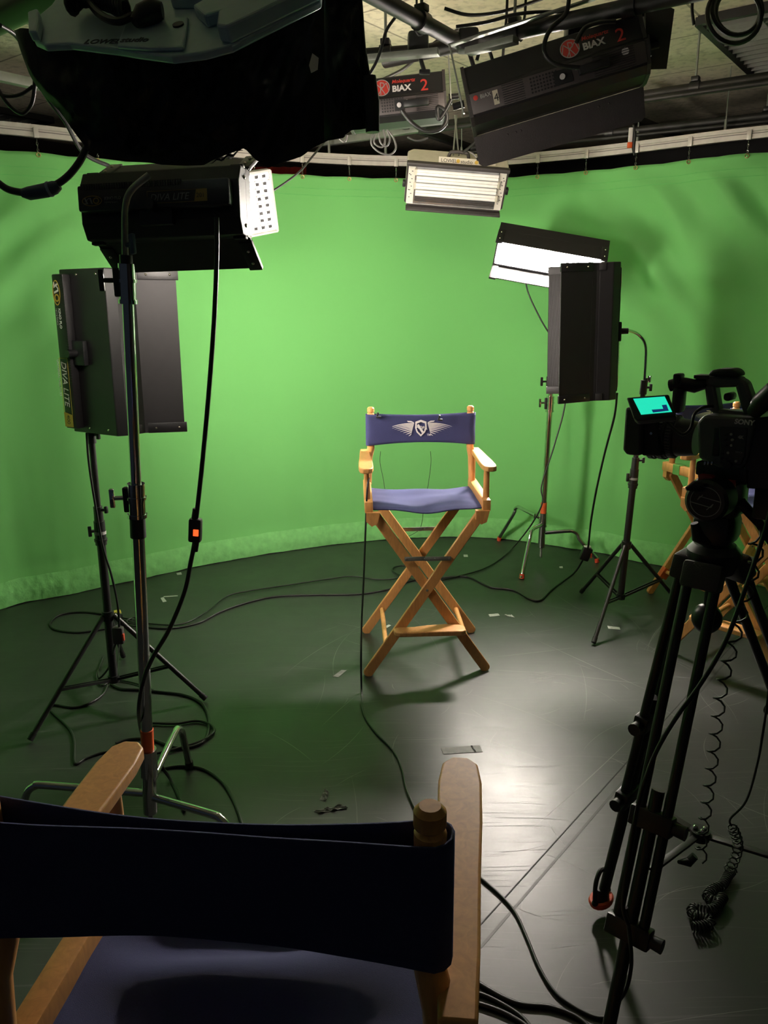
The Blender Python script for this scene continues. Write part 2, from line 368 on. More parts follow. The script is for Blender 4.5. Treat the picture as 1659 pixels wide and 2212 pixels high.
def sweep(mb, rows):                    # sweep a closed (offset,z) profile along the curtain path
    ring = []
    N = 140
    for i in range(N+1):
        p, n = cpath(i/N); ring.append([mb.b.verts.new(p+n*o+V((0, 0, z))) for o, z in rows])
    k = len(rows)
    for i in range(N):
        for j in range(k): mb.b.faces.new((ring[i][j], ring[i][(j+1) % k], ring[i+1][(j+1) % k], ring[i+1][j]))
    mb.b.faces.new(ring[0]); mb.b.faces.new(ring[-1][::-1]); return mb
rl = tag(sweep(MB(), [(-.02, RZ-.022), (.004, RZ-.022), (.004, RZ+.012), (.010, RZ+.016), (.010, RZ+.036), (-.02, RZ+.036)]).build('curtain_track', ALU, smooth=30), 'curved white metal curtain track running above the green curtain', 'curtain track')
sweep(MB(), [(.0045, RZ+.002), (.006, RZ+.002), (.006, RZ+.006), (.0045, RZ+.006)]).build('groove', mat('track_groove', (.2, .18, .17), .5), rl)
for px, py in ((708, 352), (827, 350), (1345, 335), (1003, 344), (1480, 310)):
    q = P(px, py, Y=5.2)
    best = min(range(141), key=lambda i: abs(cpath(i/140)[0].x-q.x*1.0)+(0 if cpath(i/140)[0].y > 4 else 9)); p, n = cpath(best/140)
    MB().cyl(p+V((0, 0, RZ+.034)), p+V((0, 0, RZ+.09)), .008, .008, 8).cyl(p+V((0, 0, RZ+.09)), p+V((0, 0, CZ)), .004, .004, 8).build('hanger_rod', STL, rl)
# strip of red and black cloth behind the gap at the top centre
a = P(545, 372, Y=6.0); b = P(662, 372, Y=6.3)
MB().grid(lambda u, v: a.lerp(b, u)+V((0, .012*math.sin(u*30), -.5+v*.535)), 40, 4).build('red_cloth', mat('red_cloth', (.35, .02, .015), .8), None, solid=.003)
rc = bpy.data.objects['red_cloth']; tag(rc, 'red cloth glimpsed behind the curtain under the white track', 'cloth')
# ------------------------------------------------------------------ director's chairs
def wing_logo(M, s, parent):
    """winged shield printed on the canvas: M maps (u,v) to the cloth, s = half span"""
    mb = MB(); t = .0006
    for sg in (-1, 1):
        # layered feathers sweeping out from the shield to the wing tip
        for k in range(8):
            a0 = (.21+.012*k, .150-.043*k); a2 = (1.0-.088*k, .035-.024*k-.002*k*k); a1 = (.5*(a0[0]+a2[0])-.03, .5*(a0[1]+a2[1])+.085-.013*k)
            top_, bot = [], []
            for i in range(9):
                f = i/8; x = (1-f)**2*a0[0]+2*f*(1-f)*a1[0]+f*f*a2[0]; y = (1-f)**2*a0[1]+2*f*(1-f)*a1[1]+f*f*a2[1]; w = .034*(1-f**3)
                top_.append((sg*s*x, s*(y+w*.5))); bot.append((sg*s*x, s*(y-w*.5)))
            mb.prism((top_+bot[-2::-1])[::sg], M, t)
        mb.prism([(sg*s*.205, s*.185), (sg*s*.30, s*.235), (sg*s*.43, s*.24), (sg*s*.40, s*.205), (sg*s*.30, s*.19), (sg*s*.22, s*.17)][::sg], M, t)
    out = [(-.17, .21), (0, .27), (.17, .21), (.18, .02), (.13, -.12), (0, -.25), (-.13, -.12), (-.18, .02)]
    inn = [(x*.74, y*.74) for x, y in out]
    for i in range(8):
        j = (i+1) % 8
        mb.prism([(s*out[i][0], s*out[i][1]), (s*out[j][0], s*out[j][1]), (s*inn[j][0], s*inn[j][1]), (s*inn[i][0], s*inn[i][1])], M, t)
    mb.prism([(s*-.125, s*.10), (s*.03, s*-.14), (s*.085, s*-.10), (s*-.07, s*.14)], M, t)
    mb.build('winged_shield_print', WHT, parent, smooth=0)['label'] = 'white winged shield emblem with letters'
    text('AOPA', s*.13, WHT, M@M4.Translation((-s*.15, s*.01, t*.2))@M4.Rotation(-.15, 4, 'Z'), parent, bold=.0003)
    text('TM', s*.085, WHT, M@M4.Translation((s*.19, -s*.23, t*.2)), parent, bold=.0002)
def rbar(mb, p0, p1, w, t, side):            # flat slat with rounded ends
    p0 = V(p0); p1 = V(p1); y = (p1-p0).normalized(); x = V(side); x = (x-y*x.dot(y)).normalized(); L = (p1-p0).length; r = w/2
    pts = []
    for k in range(7): a = PI*k/6; pts.append((r*math.cos(a), L-r*.7+r*.7*math.sin(a)))
    for k in range(7): a = PI+PI*k/6; pts.append((r*math.cos(a), r*.7+r*.7*math.sin(a)))
    z = x.cross(y); M = M4.Translation(p0-z*t/2)@M4((x, y, z)).transposed().to_4x4()
    return mb.prism(pts, M, t)
def chair(label, loc, rz, s=1.0, logo=True, group='folding directors chairs', tape=False):
    t = thing('directors_chair', label, 'chair', loc, rz, group)
    K = lambda x, y, z: V((x*s, y*s, z*s))
    TB = (1, 0, 0)
    for fy, ty, sg in ((-.225, -.195, 1), (.225, .195, -1)):
        for k, (o, xs) in enumerate(((-.012, -1), (.012, 1))):
            dy = o*sg
            mb = MB(); rbar(mb, K(.28*xs, fy+dy, .0), K(-.238*xs, ty+dy, .755), .044*s, .020*s, (1, 0, 0)); 
            g = mb.build('leg', WOOD, t, smooth=30); bm_ = g.modifiers.new('round', 'BEVEL'); bm_.width = .003; bm_.segments = 2
            if k == 0 and sg == 1:
                b = MB()
                for z in (.405, .553): b.sph(K(-.28+.518*z/.755, fy+(ty-fy)*z/.755+dy-.012, z), .006*s, (1, .5, 1))
                b.build('bolt', STL, g)
        # folding metal brace above the crossing
        z = .553; y = fy+(ty-fy)*z/.755; y += -.026*sg
        b = MB().box(K(-.045, y, z), (.115*s, .003, .020*s), None, .001).box(K(.045, y-.004*sg, z), (.115*s, .003, .020*s), None, .001)
        for q in (-.095, -.012, .012, .03, .095): b.sph(K(q, y-.004*sg, z), .005*s, (1, .6, 1))
        b.build('folding_brace', STL, t)
    for xs in (-1, 1):
        z = .135; x = .28*xs*(1)-.518*xs*z/.755
        g = MB().cyl(K(x, -.215, z), K(x, .215, z), .0115*s, None, 12).build('stretcher', WOOD, t)
        # seat rail with end blocks
        g = MB().box(K(.256*xs, 0, .788), (.036*s, .45*s, .050*s), None, .004*s).build('seat_rail', WOOD, t)
        MB().prism([(-.03, 0), (.03, 0), (.018, -.05), (-.006, -.062), (-.03, -.04)], M4.Translation(K(.238*xs, -.208, .768))@M4.Rotation(PI/2, 4, 'X'), .03).build('hinge_block', WOOD, g)
        MB().prism([(-.03, 0), (.03, 0), (.018, -.05), (-.006, -.062), (-.03, -.04)], M4.Translation(K(.238*xs, .218, .768))@M4.Rotation(PI/2, 4, 'X'), .03).build('hinge_block', WOOD, g)
        MB().cyl(K(.262*xs, -.165, .80), K(.262*xs, -.165, .945), .0145*s, .0125*s, 14).build('arm_post', WOOD, t)
        pts = [K(.25*xs, .175, .80), K(.247*xs, .170, .93), K(.236*xs, .161, .975), K(.2345*xs, .16, 1.0), K(.2345*xs, .16, 1.12), K(.2345*xs, .16, 1.142), K(.2345*xs, .16, 1.146), K(.234*xs, .16, 1.15), K(.234*xs, .16, 1.166), K(.234*xs, .16, 1.172)]
        MB().tube(pts, [q*s for q in (.016, .019, .0175, .0165, .0165, .0165, .0125, .0165, .0165, .011)], 16).build('back_post', WOOD, t)
        out = [(-.020, .21), (.020, .21), (.024, .12), (.027, 0), (.031, -.10), (.032, -.19), (.027, -.235), (.012, -.252), (-.012, -.252), (-.027, -.235), (-.032, -.19), (-.031, -.10), (-.027, 0), (-.024, .12)]
        g = MB().prism([(x*s, y*s) for x, y in out], M4.Translation(K(.265*xs, 0, .943)), .022*s).build('armrest', WOOD, t, smooth=25)
        bm_ = g.modifiers.new('round', 'BEVEL'); bm_.width = .004*s; bm_.segments = 3
    # footrest across the front legs
    out = [(-.155, -.25), (-.15, -.29), (-.13, -.302), (.15, -.302), (.168, -.29), (.168, -.25), (.15, -.225), (.08, -.215), (.0, -.222), (-.06, -.238), (-.13, -.24)]
    g = MB().prism([(x*s, y*s) for x, y in out], M4.Translation(K(0, 0, .212)), .024*s).build('footrest', WOOD, t, smooth=25)
    bm_ = g.modifiers.new('round', 'BEVEL'); bm_.width = .006*s; bm_.segments = 3
    # canvas seat: sags, wraps under the rails at the sides
    def seat(u, v):
        x = (-.243+.486*u); y = -.203+.406*v; sag = .013*math.sin(PI*u)**.8
        z = .778-sag+.006*math.sin(u*9+v*4)*math.sin(PI*u)+.004*noise.noise(V((u*3, v*5, loc[0])))
        z += .016*math.sin(v*17-u*2.8+1+1.2*noise.noise(V((u*2, v*3, 4))))*math.sin(PI*u)*(1 if logo is False else .2)
        if v < .04 or v > .96: z -= .004
        return K(x, y, z)
    g = MB().grid(seat, 40, 34).build('canvas_seat', NAVY, t, smooth=180, solid=.004)
    # canvas back: a sleeve round both posts, front and rear sheets meeting in the middle
    ring = []
    for k in range(64):
        f = k/64
        if f < .4: x = -.236+.472*(f/.4); y = .139+.014*math.sin(PI*f/.4)
        elif f < .5: a = -PI/2+PI*(f-.4)/.1; x = .236+.0215*math.cos(a); y = .160+.0215*math.sin(a)
        elif f < .9: x = .236-.472*((f-.5)/.4); y = .181-.012*math.sin(PI*(f-.5)/.4)
        else: a = PI/2+PI*(f-.9)/.1; x = -.236+.0215*math.cos(a); y = .160+.0215*math.sin(a)
        ring.append((x, y))
    mb = MB(); rows = []
    NV = 12
    for j in range(NV+1):
        v = j/NV; row = []
        for (x, y) in ring:
            e = abs(x)/.25; mid = (1-e*e)
            z0 = .992+.012*mid*(1 if logo else .8); z1 = 1.140-.008*mid
            z = z0+(z1-z0)*v
            w = .002*noise.noise(V((x*9, z*14, y*30+loc[1])))+(.003*math.sin(z*60)*(e**6))
            row.append(mb.b.verts.new(K(x, y+w, z)))
        rows.append(row)
    for j in range(NV):
        for k in range(64): mb.b.faces.new((rows[j][k], rows[j][(k+1) % 64], rows[j+1][(k+1) % 64], rows[j+1][k]))
    g = mb.build('canvas_back', NAVY, t, smooth=180, solid=.003)
    if logo:
        M = M4.Translation(K(0, .1465, 1.070))@M4.Rotation(PI/2, 4, 'X')
        wing_logo(M, .152*s, g)
    bpy.context.view_layer.update()
    return t
hero = chair('tall folding directors chair with winged emblem, standing alone in mid floor', (.182, 3.478, 0), math.radians(2.2))
fore = chair('directors chair seen from behind, cut off by the bottom left corner', (-.174, .843, 0), math.radians(174.2), logo=False)
rc1 = chair('directors chair behind the camera tripod with its footrest turned to the left', (1.72, 3.42, 0), math.radians(-48))
rc2 = chair('farther directors chair against the curtain, its leg wrapped with red tape', (1.86, 4.10, 0), math.radians(20), s=.96)
# tape on the far chair
def legpt(t, xs, y, z, s): return V(((.28*xs-.518*xs*z/.755)*s, y*s, z*s))
MB().bar(legpt(rc2, -1, .219, .10, .96), legpt(rc2, -1, .216, .15, .96), .054, .026, side=(1, 0, 0)).build('red_tape', ORG, rc2)
MB().box((-.256*.96, .10, .788*.96), (.041, .05, .053), None).build('green_tape', GTAPE, rc2)
# ------------------------------------------------------------------ fluorescent fixtures with barn doors
def ribs(mb, M, w, h, pitch=.006, dep=.003, t=.005):     # corrugated board: w along x, h along y (from 0), ribs run along x
    n = int(h/pitch); pr = []
    for i in range(n): pr += [(i*pitch, 0), (i*pitch+pitch*.55, 0), (i*pitch+pitch*.6, dep), (i*pitch+pitch*.95, dep)]
    pr += [(n*pitch, 0), (n*pitch, t+dep), (0, t+dep)]
    a = [mb.b.verts.new(M@V((-w/2, y, z))) for y, z in pr]; b = [mb.b.verts.new(M@V((w/2, y, z))) for y, z in pr]
    for i in range(len(pr)):
        j = (i+1) % len(pr); mb.b.faces.new((a[i], a[j], b[j], b[i]))
    mb.b.faces.new(a[::-1]); mb.b.faces.new(b)
DIMW = mat('shaded_white_print', (.16, .16, .16), .6); DIMY = mat('shaded_yellow_print', (.22, .14, .03), .5)  # print colours darkened to paint in the shade on the light's back
def kino(label, loc, fwd, lng, L, H, doors, emit, logo, group, dep=.10, doorw=.17, rearbox=True, bf=.30, bz=.42, bh=.9, ls=1.0, dim=False, lvt=.0015, lvm=None, lvp=.038, lvd=.014):
    WHTk, YELk, GRYk = (DIMW, DIMY, DIMW) if dim else (WHT, YEL, GRYP)
    """long axis local x, lit face looks along +y"""
    t = thing('fluorescent_light', label, 'studio light', (0, 0, 0), 0, group); orient(t, loc, fwd, lng)
    h = H/2; b = H*bf
    prof = [(-dep*.55, -b), (-dep*.2, -h), (dep*.45, -h), (dep*.45, h), (-dep*.2, h), (-dep*.55, b)]
    M = M4((V((0, 1, 0)), V((0, 0, 1)), V((1, 0, 0)))).transposed().to_4x4()
    g = MB().prism(prof, M4.Translation((-L/2, 0, 0))@M, L).build('housing', BLK, t, smooth=0)
    md = g.modifiers.new('edge', 'BEVEL'); md.width = .004; md.segments = 2
    for sx in (-1, 1):
        for z in (-h*.86, -h*.2, h*.55): MB().sph((sx*(L/2-.02), -dep*.55+(dep*.35 if abs(z) > b else 0)-.001, z), .0045, (1, .6, 1)).build('rivet', RIV, g)
        for z in (-h*.7, h*.7): MB().sph((sx*(L/2+.001), dep*.2, z), .005, (.5, 1, 1)).build('rivet', RIV, g)
    for sx in (-1, 1): [MB().box((sx*(L/2-.018), dep*.30, q*(h+.003)), (.034, dep*.32, .008), None, .002).build('corner_bracket', BLK2, g) for q in (-1, 1)]
    if rearbox:      # ballast housing along the back
        g2 = MB().box((0, -dep*.55-.018, b*bz), (L*.94, .036, b*bh), None, .006).build('ballast_box', BLK, t)
        vt = MB()
        for i in range(40): vt.box((-L*.44+L*.62*i/39, -dep*.55-.0355, b*(bz+bh*.42)), (.0035, .004, .014))
        vt.build('vent_slots', GRYP if H > .3 else BLK2, g2)
    # lit face, set back behind a rim
    rm = MB(); yr = dep*.45+.014
    for c, sz in (((0, yr, h-.004), (L, .034, .008)), ((0, yr, -h+.004), (L, .034, .008)), ((L/2-.004, yr, 0), (.008, .034, H)), ((-L/2+.004, yr, 0), (.008, .034, H))): rm.box(c, sz)
    rm.build('rim', BLK, t, smooth=0)
    MB().box((0, dep*.45+.004, 0), (L-.03, .003, H-.03)).build('reflector', emit, t, smooth=0)
    lv = MB(); nx = int(L/lvp); nz = max(5, int(H/(lvp*.8)))
    for i in range(nx+1): lv.box((-L/2+.015+(L-.03)*i/nx, dep*.45+.006+lvd/2, 0), (lvt, lvd, H-.03))
    for i in range(nz+1): lv.box((0, dep*.45+.006+lvd/2, -H/2+.015+(H-.03)*i/nz), (L-.03, lvd, lvt))
    lv.build('louvre', lvm or mat('bright_louvre_plastic', (.75, .75, .75), .4), t, smooth=0)
    for sg, ang in doors:
        if ang is None: continue
        # hinge at z = sg*h, opening outwards by ang from the forward direction
        d = V((0, math.cos(ang), sg*math.sin(ang))); x = V((1, 0, 0)); n = x.cross(d)
        if sg < 0: n = -n
        M = M4.Translation((0, dep*.45+.030, sg*(h+.004)))@M4((x, d, -n if sg < 0 else n)).transposed().to_4x4()
        mb = MB(); Md = M; 
        if (M.to_3x3()@V((0, 0, 1))).z*sg < 0: Md = M@M4.Scale(-1, 4, V((0, 0, 1)))
        # ribs outside
        Mo = Md@M4.Translation((0, 0, .004))@M4.Scale(-1, 4, V((0, 0, 1)))@M4.Translation((0, 0, -.0))
        ribs(mb, Md@M4.Translation((0, .004, .0)), L, doorw-.008, t=.001)
        mb.box(Md@V((0, -.034, .003)), (L, .076, .003), Md.to_3x3())
        g = mb.build('barn_door', BLK2, t, smooth=0)
        for sx in (-1, 1):
            c = Md@V((sx*(L/2-.018), doorw/2, .002)); MB().box(c, (.038, doorw, .012), Md.to_3x3(), .002).build('end_cap', BLK, g)
        for sx in (-1, 1):
            for yy in (.03, doorw-.03): MB().sph(Md@V((sx*(L/2-.018), yy, .009)), .0045).build('rivet', RIV, g)
    # mounting plate and knob
    MB().box((0, -dep*.55-.012, -b*.35), (.09, .02, .09), None, .004).cyl((0, -dep*.55-.02, -b*.35), (0, -dep*.55-.06, -b*.35), .014).build('mount_plate', BLKP, t)
    y = -dep*.55-.0375
    if logo:
        # graphics on the ballast box: seen from behind, so u runs along -x
        Mx = frame((-L*.46, y, b*(bz-bh*.12)), (1, 0, 0), (0, 0, 1))@M4.Scale(ls, 4)
        mb = MB(); 
        def ringp(cx, cy, rx, ry, w, n=20):
            for i in range(n):
                a, c = 2*PI*i/n, 2*PI*(i+1)/n
                mb.prism([(cx+rx*math.cos(a), cy+ry*math.sin(a)), (cx+rx*math.cos(c), cy+ry*math.sin(c)), (cx+(rx-w)*math.cos(c), cy+(ry-w)*math.sin(c)), (cx+(rx-w)*math.cos(a), cy+(ry-w)*math.sin(a))], Mx, .0008)
        ringp(.06, 0, .045, .021, .0035)
        ringp(.078, 0, .014, .013, .005)
        mb.build('oval_emblem', YELk, t, smooth=0)
        mb = MB(); mb.prism([(.025, .012), (.032, .012), (.043, -.012), (.036, -.012)], Mx, .001); mb.prism([(.044, .012), (.051, .012), (.032, -.003), (.028, -.003)], Mx, .001)
        mb.prism([(.048, .012), (.055, .012), (.063, -.012), (.056, -.012)], Mx, .001); mb.prism([(.022, -.012), (.036, -.012), (.036, -.008), (.022, -.008)], Mx, .001); mb.build('oval_emblem', WHTk, t, smooth=0)
        text('KINO FLO', .016, WHTk, Mx@M4.Translation((.115, .002, 0)), t, bold=.0004)
        text('Lighting Systems', .009, GRYk, Mx@M4.Translation((.115, -.011, 0)), t)
        x0 = L*.50/ls*(1 if ls == 1 else .88)
        text(logo[0], .038, WHTk, Mx@M4.Translation((x0+.005, -.012, 0)), t, shear=.25)
        if logo[2]: text('UNIVERSAL VOLTAGE', .014, WHTk, Mx@M4.Translation((x0, -.036, 0)), t)
        bw = .19
        mb = MB()
        for (u0, v0, u1, v1) in ((x0-.006, .024, x0+bw+.062, .0255), (x0-.006, -.0225, x0+bw+.062, -.021), (x0-.006, -.021, x0-.0045, .024)): mb.prism([(u0, v0), (u1, v0), (u1, v1), (u0, v1)], Mx, .0008)
        mb.build('label_border', YELk, t, smooth=0)
        MB().prism([(x0+bw+.006, -.0225), (x0+bw+.062, -.0225), (x0+bw+.062, .0255), (x0+bw+.016, .0255)], Mx, .0009).build('yellow_label', YELk, t, smooth=0)
        text(logo[1], .024, BLKP, Mx@M4.Translation((x0+bw+.016, -.007, .0009)), t)
    return t
KEY = glow('lit_fluorescent_tubes_warm', (1, .90, .78), 128)
KEYF = glow('lit_fluorescent_tubes_far', (1, .90, .80), 1050)
KEYW = glow('lit_fluorescent_tubes_side', (1, .92, .80), 42)
G1 = 'black fluorescent lights with barn doors'
cl = P(217, 762, Y=2.98)
kl = kino('black upright fluorescent light with yellow lettering on the left stand', cl, (.52, .85, -.02), (0, 0, -1), .60, .28, ((1, math.radians(42)), (-1, math.radians(20))), KEY, ('DIVA LITE', '400', True), G1, bf=.44, bz=-.74, bh=.5, doorw=.145)
ch_ = P(354, 442, Y=2.18)
kh = kino('black horizontal fluorescent light atop the nearest chrome stand', ch_, (.16, .98, -.10), (.985, -.16, .02), .435, .17, ((1, math.radians(30)), (-1, math.radians(34))), KEY, ('DIVA LITE', '201', False), G1, ls=.62, dim=True, doorw=.105, dep=.06, bf=.27, bz=.2, bh=1.4)
cr = P(1300, 716, Y=3.86)
kr = kino('black upright fluorescent light seen edge-on, on the right-hand black stand', cr, (-.985, .10, -.03), (0, 0, -1), .63, .30, ((1, math.radians(12)), (-1, math.radians(25))), KEYW, ('DIVA LITE', '400', True), G1, bf=.42, bz=.6, bh=.6)
cf = P(1188, 549, Y=4.72)
kf = kino('lit fluorescent light facing the viewer on the far chrome stand', cf, (-.22, -.93, -.26), (-.965, .2, .19), .62, .19, ((1, math.radians(-22)), (-1, math.radians(22))), KEYF, None, G1, doorw=.12, lvt=.003, lvp=.017, lvd=.003, lvm=mat('dark_louvre_plastic', (.06, .06, .06), .5))
# ------------------------------------------------------------------ stands
def tknob(parent, p, d, r=.018, m=None, L=.035, name='knob'):      # T-handle screwed into a collar
    p = V(p); d = V(d).normalized(); s = d.orthogonal().normalized() if abs(d.z) > .9 else V((0, 0, 1))
    mb = MB().cyl(p, p+d*L, .006, .006, 10); mb.box(p+d*(L+.004), (.012, .014, r*2.4), M4((d.cross(s), d, s)).transposed(), .003)
    mb.build(name, m or BLKP, parent)
def black_stand(label, base, feet, top, arm, group):
    base = V(base); t = thing('light_stand', label, 'light stand', base, 0, group)
    top = V(top)-base; ax = top.normalized()
    at = lambda z: ax*(z/ax.z)
    MB().cyl(at(.10), at(.74), .0175, None, 20).build('column', BLK, t)
    g = MB().cyl(at(.70), at(.80), .023, .022, 20).cyl(at(.715), at(.725), .026, None, 20).build('collar', BLKP, t)
    tknob(g, at(.76), (-.9, -.4, 0)); tknob(g, at(.845), (.9, -.3, .1), r=.012)
    MB().cyl(at(.745), at(.757), .0235, None, 20).build('label_band', GRYP, g)
    MB().cyl(at(.80), at(.86), .019, .018, 20).build('collar', BLKP, t)
    MB().cyl(at(.82), top, .0125, None, 16).build('riser', BLK, t)
    MB().cyl(top-ax*.05, top+ax*.02, .018, .017, 16).build('top_collar', BLKP, t)
    tknob(t, top-ax*.015, (.9, -.35, 0), r=.015, L=.03)
    hub = MB().cyl(at(.37), at(.41), .025, None, 16); hub.build('upper_hub', BLKP, t); MB().cyl(at(.085), at(.115), .024, None, 16).build('lower_hub', BLKP, t)
    for f in feet:
        f = V(f)-base; d = V((f.x, f.y, 0)).normalized(); a = at(.39)+d*.026; e = V((f.x, f.y, .012)); s = d.cross(V((0, 0, 1)))
        g = MB().tube([a, e], .0105, 10).build('leg', BLK, t)
        MB().cyl(e-(a-e).normalized()*.0, e+(a-e).normalized()*.03, .0125, None, 10).build('rubber_foot', RUB, g)
        m = a.lerp(e, .60)
        for q in (-1, 1): MB().bar(at(.10)+d*.02+s*q*.009, m+s*q*.009, .012, .004, side=(0, 0, 1)).build('brace', BLK, t)
    if arm:
        pts = [V(p)-base for p in arm]
        MB().tube(spline(pts, 6), .0075, 10).build('offset_arm', CHR, t)
        tknob(t, pts[0].lerp(pts[1], .35), (.8, -.6, .1), r=.014, m=CHR, L=.022)
    return t
G2 = 'black folding light stands'
lb = V((-1.165, 3.03, 0))
black_stand('thin black folding light stand at the left holding the upright light', lb, [P(65, 1605, z=0), P(445, 1515, z=0), (-1.26, 3.43, 0)], P(196, 930, Y=3.03),
            [P(196, 935, Y=3.03), P(190, 880, Y=3.03), P(186, 815, Y=3.03), P(205, 775, Y=3.0), P(228, 765, Y=2.945)], G2)
rb = V((1.27, 3.93, 0))
black_stand('thin black folding light stand behind the video camera, at the right', rb, [P(1282, 1393, z=0), P(1255, 1283, z=0), P(1465, 1305, z=0)], P(1391, 830, Y=3.93),
            [P(1391, 835, Y=3.93), P(1394, 790, Y=3.93), P(1394, 745, Y=3.93), P(1378, 722, Y=3.92), P(1352, 712, Y=3.88)], G2)
def c_stand(label, base, feet, top, stages, bend, redcap, group, arm=None, hz=(.27, .21, .15)):
    base = V(base); t = thing('chrome_stand', label, 'light stand', base, 0, group)
    top = V(top)-base; ax = top.normalized(); at = lambda z: ax*(z/ax.z)
    z0 = .10
    MB().cyl(at(z0), at(.33), .022, None, 20).build('base_column', CHR, t)
    MB().cyl(at(.04), at(z0), .009, .007, 12).sph(at(.04), .010).build('column_pin', STL, t)
    MB().cyl(at(.31), at(.40), .0195, None, 20).build('red_tape', ORG, t)
    zs = [.33]+stages; rs = [.0175, .0145, .012]
    for i in range(len(zs)):
        e = at(zs[i+1]) if i+1 < len(zs) else top
        MB().cyl(at(zs[i]), e, rs[i], None, 24).build('column' if i == 0 else 'riser', CHR, t)
        if i+1 < len(zs):
            g = MB().cyl(e-ax*.05, e+ax*.045, rs[i]+.006, None, 24).cyl(e-ax*.052, e-ax*.042, rs[i]+.009, None, 24).cyl(e+ax*.0, e+ax*.008, rs[i]+.009, None, 24).build('collar', CHR, t)
            MB().box(e+V((-rs[i]-.006, -.003, 0)), (.022, .02, .07), None, .004).build('clamp_block', BLKP, g)
            tknob(g, e+V((-rs[i]-.015, -.003, .005)), (-1, -.15, 0), r=.022, L=.028, m=BLKP if i else CHR)
    g = MB().cyl(at(.24), at(.33), .028, .026, 24).build('leg_lock', CHR, t)
    tknob(g, at(.30)+V((-.02, 0, 0)), (-1, -.3, .35), r=.014, m=CHR)
    for k, f in enumerate(feet):
        f = V(f)-base; d = V((f.x, f.y, 0)).normalized(); R = math.hypot(f.x, f.y); h = hz[k]
        pts = [at(h), at(h)+d*.03, d*(R*bend-.05)+V((0, 0, h+.012)), d*(R*bend-.015)+V((0, 0, h+.008)), d*(R*bend+.012)+V((0, 0, h-.012)), d*(R*bend+.03)+V((0, 0, h-.05)), d*(R-.008)+V((0, 0, .03)), d*R+V((0, 0, .012))]
        g = MB().tube(spline(pts, 4), .0125, 14).build('leg', CHR, t)
        MB().cyl(d*(R-.006)+V((0, 0, .03)), d*R+V((0, 0, .002)), .0145, .0155, 14).build('foot_cap', RED if redcap else BLK, g)
    if arm:
        pts = [V(p)-base for p in arm]; MB().tube(spline(pts, 6), .008, 12).build('offset_arm', STL, t)
        MB().cyl(top-ax*.03, top+ax*.03, .016, None, 18).cyl(top-ax*.0, top+ax*.008, .02, None, 18).build('top_socket', BLKP, t)
        tknob(t, pts[1], (.9, -.4, .1), r=.02, m=BLU, L=.02)
    return t
G3 = 'chrome light stands with bent legs'
cb = V((-.752, 2.128, 0))
ctop = P(273, 578, Y=2.04)
cs1 = c_stand('tall chrome light stand nearest the viewer at the left, red tape on its base', cb, [P(28, 1800, z=0), P(410, 1658, z=0), P(530, 1890, z=0)], ctop, [1.13, 1.70], .82, False, G3,
        [P(273, 585, Y=2.04), P(270, 530, Y=2.03), P(271, 450, Y=2.0), P(283, 412, Y=1.99), P(322, 378, Y=2.0)], hz=(.17, .2, .16))
MB().cyl(V((0, 0, 0))+(ctop-cb)*(1.02/ctop.z), (ctop-cb)*(1.135/ctop.z), .0215, .0205, 24).build('rubber_sleeve', RUB, cs1)
rc0 = V((1.015, 4.80, 0))
cs2 = c_stand('farther chrome light stand under the lit light, with red foot caps', rc0, [P(1127, 1250, z=0), P(1078, 1168, z=0), P(1290, 1215, z=0)], P(1205, 600, Y=4.80), [1.03, 1.16], .6, True, G3, None, hz=(.26, .29, .2))
# ------------------------------------------------------------------ small lit panel hanging at the left of centre
LEDM = glow('lit_panel_tubes', (1, .88, .76), 50)
pt = thing('panel_light', 'bright square-celled panel light hanging behind the near black fluorescent light', 'studio light'); orient(pt, P(503, 447, Y=3.55), (.52, -.80, -.22), (.84, .50, .20))
MB().box((0, -.02, 0), (.36, .05, .25), None, .006).build('housing', GREY, pt)
MB().box((0, .008, 0), (.345, .003, .236)).build('lit_face', LEDM, pt, smooth=0)
mb = MB()
for i in range(11): mb.box((-.1725+.0345*i, .019, 0), (.005, .018, .236))
for i in range(9): mb.box((0, .019, -.118+.0295*i), (.345, .018, .005))
mb.build('egg_crate_grid', mat('white_grid', (.8, .78, .74), .4), pt, smooth=0)
mb = MB()
for i in range(10):
    for j in range(8):
        if i > 7 or j > 6 or i < 2: mb.box((-.1725+.0345*(i+.5), .0125, -.118+.0295*(j+.5)), (.017, .004, .014))
mb.build('shaded_cells', mat('painted_cell_shade', (.03, .03, .035), .6), pt, smooth=0)  # dark squares paint in the unlit look of the edge cells
mb = MB()
for c, sz in (((0, .015, .125), (.36, .04, .008)), ((0, .015, -.125), (.36, .04, .008)), ((.18, .015, 0), (.008, .04, .25)), ((-.18, .015, 0), (.008, .04, .25))): mb.box(c, sz)
mb.build('rim', mat('white_rim', (.6, .58, .55), .4), pt)
a = pt.matrix_world.inverted(); q = a@(pt.matrix_world.translation+V((0, .05, CZ-pt.matrix_world.translation.z)))
MB().cyl((0, -.04, .1), q, .007, None, 10).build('hanging_rod', BLK, pt)
# ------------------------------------------------------------------ cream light hanging at the centre
lw = thing('softlight', 'cream fluorescent softlight with unlit tubes hanging at the top centre', 'studio light'); orient(lw, P(984, 402, Y=4.55), (-.05, -.80, -.58), (.99, -.05, -.115))
lw.matrix_world = lw.matrix_world@M4.Rotation(math.radians(0), 4, 'Y')
